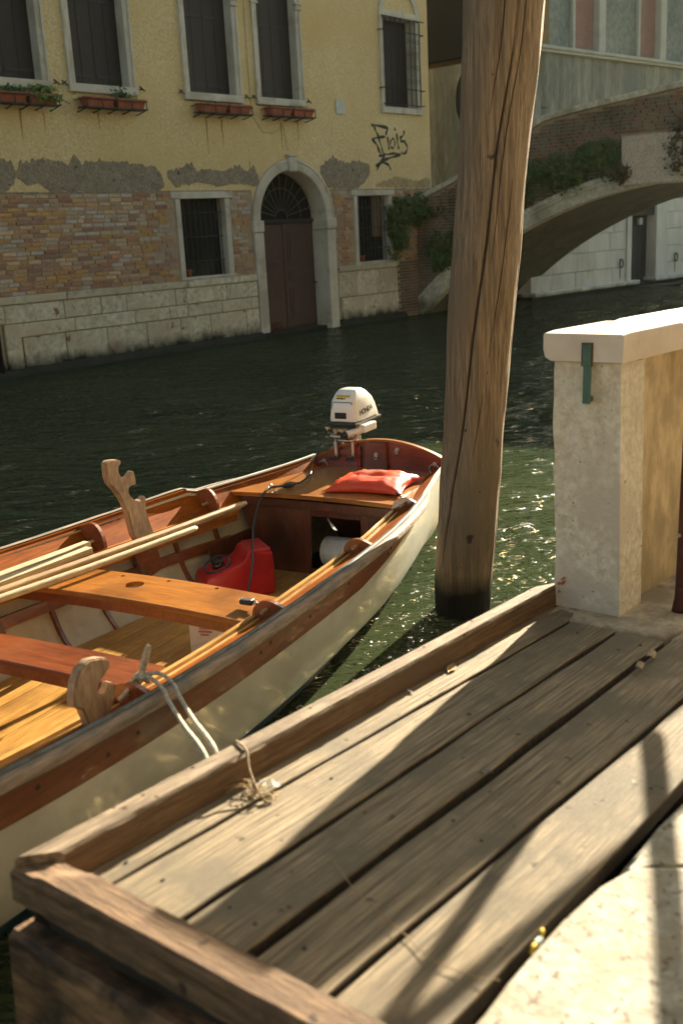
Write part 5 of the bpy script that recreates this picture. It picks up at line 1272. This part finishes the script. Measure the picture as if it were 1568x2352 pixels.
stroke(G_([(888, 310), (890, 330), (891, 340)]), .026); stroke(G_([(886, 296), (888, 299)]), .030)
stroke(G_([(896, 316), (894, 330), (900, 336), (905, 326), (903, 314), (898, 316)]), .022)
stroke(G_([(910, 300), (912, 325), (914, 338)]), .026); stroke(G_([(905, 290), (908, 293)]), .030)
stroke(G_([(928, 292), (926, 304), (918, 312), (932, 324), (934, 338), (926, 348), (920, 344)]), .026); stroke(G_([(918, 320), (932, 316)]), .020)
stroke(G_([(876, 350), (884, 352), (904, 348), (918, 350)]), .022)
stroke(G_([(918, 350), (896, 358), (878, 366), (866, 378), (860, 390)]), .028); stroke(G_([(858, 380), (874, 372), (888, 376), (893, 388)]), .026); stroke(G_([(866, 356), (880, 356), (872, 366), (864, 376)]), .022)
gf.build('graffiti', m_graf, hs_, recalc=True)
# rust streaks under the planters
m_ = MB()
for (u, z0, z1, w_) in [(.9, 4.25, 3.75, .02), (2.45, 4.25, 3.95, .015), (4.95, 4.25, 3.62, .018), (5.35, 4.25, 3.72, .02), (7.0, 4.25, 3.7, .02), (7.5, 4.3, 3.9, .015), (1.35, 4.2, 3.9, .012)]:
    pts = [(u+.02*noise.noise((u, k, 0)), z0+(z1-z0)*k/8) for k in range(9)]
    m_.strip([[(a-w_*(1-k/9), -.0015, b) for k, (a, b) in enumerate(pts)], [(a+w_*(1-k/9)+.002, -.0015, b) for k, (a, b) in enumerate(pts)]])
m_.build('rust_streak', m_rust, hs_)
# leaves -------------------------------------------------------------
def leaf_cloud(pts_fn, n, size, seed, mm=None, fold=True):
    mm = mm or MB(); r = random.Random(seed)
    for _ in range(n):
        p, nrm = pts_fn(r)
        a = Vector((r.gauss(0, 1), r.gauss(0, 1), r.gauss(0, 1)))+Vector(nrm)*1.2
        a.normalize(); u_ = a.orthogonal().normalized(); an = r.uniform(0, 6.28); v_ = a.cross(u_); u2 = u_*math.cos(an)+v_*math.sin(an); v2 = a.cross(u2)
        s_ = size*r.uniform(.55, 1.25); p = Vector(p)
        mm.poly([p-u2*s_, p+v2*s_*.55-a*s_*.12, p+u2*s_, p-v2*s_*.55-a*s_*.12])
    return mm
def planter(u0, u1, z, lab, plant=None, plab=None):
    t_ = thing('window_planter', lab, 'planter', MF, loc=(u0, -.085, z), group='terracotta planters under the upper windows')
    L_ = u1-u0; m_ = MB(); h = .155; d0, d1 = .15, .19
    o4 = [(.035, -d0), (L_-.035, -d0), (L_-.035, -.03), (.035, -.03)]; t4 = [(0, -d1), (L_, -d1), (L_, 0), (0, 0)]; r4 = [(-.012, -d1-.012), (L_+.012, -d1-.012), (L_+.012, .010), (-.012, .010)]; i4 = [(.015, -d1+.015), (L_-.015, -d1+.015), (L_-.015, -.015), (.015, -.015)]
    rings = [[(x, y, 0) for x, y in o4], [(x, y, h-.03) for x, y in t4], [(x, y, h-.03) for x, y in r4], [(x, y, h) for x, y in r4], [(x, y, h) for x, y in i4], [(x, y, h-.03) for x, y in i4]]
    rows = [r+[r[0]] for r in rings]; m_.strip(rows, smooth=False); m_.poly(rings[0][::-1]); m_.build('trough', m_terra, t_)
    m_ = MB(); m_.poly([(x, y, h-.029) for x, y in i4]); m_.build('soil', m_soil, t_)
    if plant:
        kind, n, hh, sp = plant
        p_ = thing('potted_plant', plab, 'plant', MF, loc=(u0, -.085, z+.13))
        mm = MB(); r = random.Random(int(u0*100))
        for k in range(8):
            x = r.uniform(.1, .9)*L_; mm.tube(cat([(x, -.09, 0), (x+r.uniform(-.05, .05), -.10, hh*.6), (x+r.uniform(-.08, .08), -.12, hh*r.uniform(.7, 1))], 3), .003, 4)
        mm.build('stems', m_geran, p_, kind='stuff')
        def fn(r):
            x = L_*(.5+sp[0]+r.gauss(0, sp[1])); zz = abs(r.gauss(0, hh*.5)) if kind != 'trail' else r.uniform(-.10, hh)
            y = -.10+r.gauss(0, .05) - (.10 if zz < 0 else 0); return (x, y, zz+.01), (0, -.5, .8)
        leaf_cloud(fn, n, .035, 5+int(u0*10)).build('foliage', m_bright if kind == 'trail' and u0 > .6 else m_geran, p_)
planter(.36, .90, 4.30, 'left terracotta trough with dark leaves under the first window', ('bush', 220, .12, (0, .25)), 'low dark green plant in the left trough of the first window')
planter(.95, 1.49, 4.30, 'terracotta trough overgrown with bright trailing leaves', ('trail', 420, .15, (.05, .3)), 'bright yellow green plant trailing over the trough of the first window')
planter(2.02, 2.62, 4.31, 'empty terracotta trough beside the small geranium, second window')
planter(2.70, 3.30, 4.31, 'terracotta trough holding a small dark green geranium', ('bush', 200, .17, (-.28, .13)), 'small dark green geranium standing in the second window trough')
planter(4.62, 5.28, 4.34, 'left of the two nearly bare troughs under the third window', ('bush', 20, .05, (.0, .1)), 'tiny sprout in the left trough of the third window')
planter(5.34, 5.92, 4.35, 'right of the two nearly bare troughs under the third window', ('bush', 16, .05, (.0, .08)), 'tiny sprout in the right trough of the third window')
planter(6.45, 7.08, 4.36, 'bare left trough under the window right above the water door')
planter(7.14, 7.74, 4.37, 'right trough with a few low sprouts above the water door', ('bush', 40, .07, (-.1, .15)), 'few low sprouts in the trough above the water door')
for (u0, u1, z) in ((.34, 1.51, 4.28), (2.0, 3.32, 4.29), (4.60, 5.94, 4.32), (6.43, 7.76, 4.34)):
    m_ = MB(); m_.box(u0, u1, -.30, -.06, z, z+.018)
    for k in range(5): u = u0+.03+(u1-u0-.06)*k/4; m_.tube([(u, -.30, z), (u, -.30, z+.14)], .009, 5); m_.tube([(u, -.28, z), (u, -.05, z-.05), (u, 0, z-.05)], .011, 5)
    m_.tube([(u0, -.30, z+.14), (u1, -.30, z+.14)], .009, 5); m_.tube([(u0, -.30, z+.14), (u0, 0, z+.14)], .009, 5); m_.tube([(u1, -.30, z+.14), (u1, 0, z+.14)], .009, 5)
    m_.build('planter_bracket', m_iron, hs_)
m_ = MB(); m_.tube([(-.08, -.06, -.3), (-.08, -.06, 17.3)], .05, 10); m_.build('downpipe', m_shutter, hs_)

# ------------------------------------------------------------------ bridge
U0, U1 = 11.5, 15.9; RR, CN, CZ = 10.0, 7.0, -7.28
br = thing('stone_bridge', 'old brick and stone arch bridge with ivy over the canal', 'bridge', MF)
def zin(n): return CZ+math.sqrt(max(0, RR*RR-(n-CN)**2))
PT = [(-1.8, 2.05), (.0, 2.72), (.45, 2.90), (1.1, 3.12), (2.3, 3.66), (3.05, 4.05), (3.5, 4.24), (4.4, 4.36), (7.0, 4.60), (9.6, 4.36), (10.8, 4.1), (14, 2.7), (15.5, 2.1)]
# coordinates: n towards the camera -> local y = -n
NB = 64
def nn(i): return -.35+14.7*i/NB
arcs = [R(180-a) for a in ()]
# soffit
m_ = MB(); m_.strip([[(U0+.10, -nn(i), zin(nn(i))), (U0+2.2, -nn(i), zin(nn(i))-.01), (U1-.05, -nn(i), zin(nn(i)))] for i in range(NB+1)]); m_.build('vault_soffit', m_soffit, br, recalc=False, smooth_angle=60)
# spandrel cores front and back
def lip(n): return zin(n)+.30
for uu, nm in ((U0+.03, 'spandrel_core'), (U1-.02, 'spandrel_core')):
    m_ = MB(); rows = [[(uu, -n, max(-.6, zin(n) if -.3 <= n <= 14.3 else -.6)), (uu, -n, lerp(PT, n)-.02)] for n in [-1.7+17.2*i/90 for i in range(91)]]
    m_.strip(rows, smooth=False); m_.build(nm, m_mortar, br)
# deck of the bridge between the parapets
m_ = MB(); m_.strip([[(U0+.05, -n, lerp(PT, n)-.95), (U1-.05, -n, lerp(PT, n)-.95)] for n in [-1.7+17.2*i/40 for i in range(41)]]); m_.build('walkway', m_bstone, br)
# bricks of the near face
m_ = MB(); r = random.Random(11); z = .0; k = 0
while z < 4.7:
    n = -1.4+(k % 2)*.13
    while n < 8.4:
        L_ = r.choice([.25, .25, .25, .13, .2]); c = n+L_/2
        inside = (-.45 <= c) and z < zin(c)+.40 if c > -.45 else False
        if not inside and z+.03 < lerp(PT, c)-.15 and z+.03 < lerp(PT, n)-.13 and not (5.25 < c < 6.75 and 2.75 < z < 3.66):
            if c < -.02 and z > 2.9: pass
            m_.mi = r.choices([0, 1, 2], [4, 4, 2+3*(z > 3.6)])[0]; dy = r.uniform(-.010, .010)
            m_.box(U0-.012+dy, U0+.035, -(n+L_-.005), -(n+.005), z-.028, z+.028, jit=.003)
        n += L_+.012
    z += .0715; k += 1
m_.build('brickwork', m_bbricks, br, kind='stuff')
# brick abutment between the stone base and the corner, below the plaster
m_ = MB(); m_.box(10.70, 11.5, -.02, .3, -.6, 1.30); m_.build('abutment_core', m_mortar, br)
m_ = MB(); z = .05; k = 0
while z < 1.33:
    u = 10.68+(k % 2)*.1
    while u < 11.46:
        L_ = r.choice([.25, .2, .13]); m_.mi = r.choice([0, 0, 1, 2]); dy = r.uniform(-.01, .01); m_.box(u, min(u+L_, 11.49), -.055+dy, .0, z-.028, z+.028, jit=.003); u += L_+.012
    z += .0715; k += 1
m_.build('brickwork', m_bbricks, br, kind='stuff')
# voussoir ring with a moulded outer edge
a0 = math.atan2(-.35-CZ, -.6-CN); ang = math.pi-math.asin(min(1, (0-.35-CZ)/RR)); NV = 15
aS = math.acos(max(-1, (-.15-CN)/RR)); 
vs_ = []
for i in range(NV):
    t0, t1 = aS+(math.pi-aS-aS)*i/NV, aS+(math.pi-2*aS)*(i+1)/NV
    t0 += .0025; t1 -= .0025
    m_ = MB(); rows = []
    for q in range(6):
        a = t0+(t1-t0)*q/5; P2 = lambda r_, u_: (u_, -(CN+r_*math.cos(a)), CZ+r_*math.sin(a))
        rows.append([P2(RR-.002, U0+.25), P2(RR-.002, U0-.035), P2(RR+.012, U0-.045), P2(RR+.20, U0-.045), P2(RR+.21, U0-.070), P2(RR+.27, U0-.070), P2(RR+.285, U0-.095), P2(RR+.37, U0-.095), P2(RR+.38, U0-.06), P2(RR+.38, U0+.02)])
    m_.strip(rows, smooth=False)
    for rr in (rows[0], rows[-1]): m_.poly(rr)
    o = m_.build('voussoir', m_bstone, br)
m_ = MB(); m_.box(U0-.10, U0+.2, -6.68, -5.30, 2.66, 3.62, bev=.03, jit=.01)
kb = m_.build('keystone_block', m_key, br)
# coping stones
for (na, nb_) in [(-1.8, -.2), (-.2, 1.2), (1.2, 2.2), (2.2, 3.2), (3.2, 4.6), (4.6, 6.0), (6.0, 7.4), (7.4, 9.0), (9.0, 10.6), (10.6, 12.4), (12.4, 14)]:
    for uu in (U0, U1-.3):
        m_ = MB(); rows = []
        for q in range(6):
            n = na+.006+(nb_-na-.012)*q/5; z = lerp(PT, n); rows.append([(uu-.06, -n, z-.12), (uu-.07, -n, z-.03), (uu-.05, -n, z), (uu+.33, -n, z), (uu+.34, -n, z-.12), (uu-.06, -n, z-.12)])
        m_.strip(rows, smooth=False); m_.poly(rows[0][:-1]); m_.poly(rows[-1][:-1]); m_.build('coping_stone', m_bstone, br)
# banks under the bridge
m_ = MB(); m_.box(U0, U1, .35, 3, -1, .6); m_.box(U0, U1, -18, -14.2, -1, 1.2); m_.build('abutment', m_found, br)

# ivy ---------------------------------------------------------------
def ivy(name, lab, regions, n, size, mats, seed, frame=MF, depth=.09, plane='u'):
    t_ = thing(name, lab, 'ivy', frame)
    def fn(r):
        for _ in range(60):
            reg = r.choice(regions); c0, c1, z0, z1 = reg
            a = r.uniform(c0, c1); z = r.uniform(z0, z1)
            e = min(1, 1.25-((2*(a-c0)/(c1-c0)-1)**2*.8+(2*(z-z0)/(z1-z0)-1)**2*.8))
            if noise.noise((a*3.1, z*3.1, seed)) + e*.7 + r.uniform(-.32, .32) > .33: break
        d = abs(r.gauss(0, depth))*(.5+max(0, e))
        if plane == 'u': return (U0-.02-d, -a, z), (-1, 0, .3)
        return (a, -.03-d, z), (0, -1, .3)
    leaf_cloud(fn, n, size, seed).build('foliage', mats, t_)
    mm = MB(); r = random.Random(seed)
    for k in range(7):
        c0, c1, z0, z1 = r.choice(regions); a = r.uniform(c0, c1); b = a+r.uniform(-.3, .3)
        p = (lambda a, z: (U0-.03, -a, z)) if plane == 'u' else (lambda a, z: (a, -.03, z))
        mm.tube(cat([p(a, z0), p((a+b)/2+.06, (z0+z1)/2), p(b, z1)], 4), .008, 4)
    mm.build('stems', m_pile_crack, t_, kind='stuff')
ivy('ivy', 'ivy clump hanging on the wall corner right of the lower window', [(10.30, 11.55, 2.05, 2.75), (10.25, 10.85, 1.35, 2.5), (11.0, 12.1, 2.3, 2.85)], 2600, .055, m_ivy, 1, plane='w', depth=.13)
ivy('ivy', 'small ivy sprig on the bridge brickwork between corner and pile', [(.25, .65, 2.25, 2.5)], 140, .05, m_ivy, 2)
ivy('ivy', 'low ivy bush above the foot of the bridge arch beside the pile', [(.25, 1.35, 1.25, 1.95), (.5, 1.1, 1.0, 1.5)], 900, .05, m_ivy, 3)
ivy('ivy', 'long bank of ivy over the bridge arch right of the pile', [(2.4, 4.6, 2.55, 3.35), (3.2, 5.3, 2.75, 3.45), (4.3, 5.3, 3.0, 3.6), (2.3, 3.3, 2.3, 3.1)], 3700, .050, m_ivy, 4)
ivy('ivy', 'straggling creeper around the pale block at the right edge', [(6.2, 7.1, 2.8, 3.7), (6.4, 8.0, 3.0, 4.0), (5.0, 5.6, 2.7, 3.1)], 1500, .05, m_ivy2, 5)

# ------------------------------------------------------------------ buildings behind the bridge
tb = thing('tan_house', 'plain dark ochre house wall seen between the yellow house and the pile', 'house', MF)
FB(15.90, 22, -.88, 9, 5.70, 9.5).build('upper_wall', m_tan, tb)
FB(15.92, 22, -.88, 9, 4.89, 5.695).build('middle_wall', m_tan_mid, tb)
FB(15.95, 22, -.88, 9, -1, 4.855).build('lower_wall', m_tan2, tb)
FB(15.88, 16.2, -.90, 9, 4.86, 4.885).build('string_course', m_shutter, tb)
GAZ = R(47); gd = Vector((math.sin(GAZ), math.cos(GAZ), 0)); go = Vector((5.779, 28.755, 0))
MG = Matrix(((gd.x, -gd.y, 0, go.x), (gd.y, gd.x, 0, go.y), (0, 0, 1, 0), (0, 0, 0, 1)))
gb = thing('grey_building', 'grey rendered building with pink roller shutters behind the bridge', 'building', MG)
FB(-.6, 18, .03, 8, 2.3, 6.20).build('lower_front', m_streak, gb)
for (x0, x1) in [(-.55, 1.22), (2.74, 4.44), (5.93, 7.7), (9.2, 11), (12.5, 14.3)]: FB(x0, x1, .06, .5, 6.37, 13.6).build('wall_panel', m_greywall, gb)
for x in (1.29, 4.48, 7.75, 11.05): FB(x-.055, x+.055, -.03, .5, 6.37, 13.6, bev=.01).build('mullion', m_gtrim, gb)
for x in (2.60, 5.76, 9.05, 12.3): FB(x-.17, x+.15, -.05, .5, 6.37, 13.6, bev=.015).build('pilaster', m_gtrim, gb)
for x0, x1 in ((1.35, 2.42), (4.54, 5.58), (7.81, 8.87), (11.11, 12.12)):
    wn = FB(x0, x1, .20, .5, 6.37, 13.6).build('window', m_darkroom, gb); mm = MB()
    z = 6.40
    while z < 9.4: mm.box(x0+.01, x1-.01, .13, .19, z, z+.055, bev=.012); z += .06
    mm.build('roller_shutter', m_pink, wn)
FB(-.6, 18, -.14, .5, 6.27, 6.36, bev=.02).build('sill_cornice', m_gtrim, gb); FB(-.6, 18, -.09, .5, 6.205, 6.265, bev=.01).build('cornice_bed', m_gtrim, gb)
FB(-.6, 18, .5, 8, 6.37, 13.6).build('inner_mass', m_darkroom, gb)
m_ = MB(); m_.box(-.8, 18.3, -.3, 8.2, 13.6, 13.9); m_.build('roof', m_roof, gb)
m_ = MB(); m_.tube([(14.4, -.1, 2), (14.4, -.1, 13.5)], .05, 8); m_.build('downpipe', m_shutter, gb)
# white stone ground floor: blocks, doorway, rings
def mblocks(x0, x1, z0, z1, y):
    xs = [x0]; 
    while xs[-1] < x1-1.1: xs.append(xs[-1]+rb.uniform(.8, 1.15))
    xs.append(x1)
    for a, b in zip(xs, xs[1:]): FB(a+.005, b-.005, y+rb.uniform(-.006, .006), .5, z0+.004, z1-.004, bev=.008).build('marble_block', m_marble, gb)
for (z0, z1) in ((.16, .62), (.62, 1.12), (1.12, 1.62), (1.62, 2.12), (2.12, 2.5)): mblocks(-.6, 4.02, z0, z1, .0); mblocks(6.28, 13, z0, z1, .0)
FB(4.03, 4.27, -.05, .5, .20, 2.5, bev=.012).build('door_jamb', m_marble, gb); FB(5.66, 6.27, -.045, .9, .22, 2.5, bev=.012).build('door_jamb', m_marble, gb)
FB(-.6, 4.60, -.16, .3, .08, .20, bev=.02).build('plinth', m_marble, gb); FB(5.50, 13, -.16, .3, .10, .22, bev=.02).build('plinth', m_marble, gb)
FB(-.6, 14, -.05, .5, -.8, .075).build('waterline_footing', m_found, gb)
d_ = FB(4.28, 5.655, .30, .40, -.2, 2.5).build('water_gate', m_dark_wood, gb)
m_ = MB()
for q in range(5): m_.box(4.33+q*.262, 4.33+q*.262+.25, .275, .298, -.1, 2.4, bev=.006)
m_.build('gate_board', m_iron, d_)
FB(4.275, 5.655, .05, .27, 2.05, 2.5).build('gate_lintel', m_shutter, gb)
m_ = MB(); m_.box(5.05, 5.22, .17, .26, 1.78, 1.98, bev=.01); m_.build('gate_lamp', m_plate, gb)
for x, z in ((3.73, .78), (6.86, .80)):
    m_ = MB(); m_.tube([(x+.085*math.cos(a*math.pi/8), -.05, z-.06+.12*math.sin(a*math.pi/8)) for a in range(16)], .018, 6, closed=True); m_.tube([(x, .0, z+.06), (x, -.06, z+.06)], .02, 6); m_.build('mooring_ring', m_iron, gb)
    m_ = MB(); m_.strip([[(x-.025, -.0085, z-.12), (x+.03, -.0085, z-.12)], [(x-.03, -.0085, z-.35), (x+.035, -.0085, z-.35)], [(x-.01, -.0085, z-.52), (x+.02, -.0085, z-.52)]]); m_.build('rust_streak', m_rust, gb)
FB(-.5, 18, .95, 8, -.8, 2.55).build('ground_floor_mass', m_darkroom, gb)
stp = thing('water_steps', 'low wet stone steps with a pale edge at the white wall water gate', 'steps', MG)
FB(4.2, 8.5, -.75, -.10, -.3, .02, bev=.02).build('step', m_found, stp); FB(4.7, 8.6, -1.35, -.80, -.3, -.0, bev=.02).build('step', m_found, stp)
FB(4.7, 8.6, -1.42, -1.36, -.2, .035, bev=.01).build('step_edge', m_marble, stp)


# ------------------------------------------------------------------ thin haze in the air over the canal
hz = MB(); hz.box(-60, 60, -30, 75, -2.6, 20.5)
hm = bpy.data.materials.new('haze_air'); hm.use_nodes = True; N = hm.node_tree.nodes; L = hm.node_tree.links
N.remove(N['Principled BSDF']); pvn = N.new('ShaderNodeVolumePrincipled'); pvn.inputs['Density'].default_value = .00014
pvn.inputs['Color'].default_value = (.90, .95, .92, 1); pvn.inputs['Anisotropy'].default_value = .3
L.new(pvn.outputs[0], N['Material Output'].inputs['Volume'])
hz.build('haze', hm, kind='stuff')
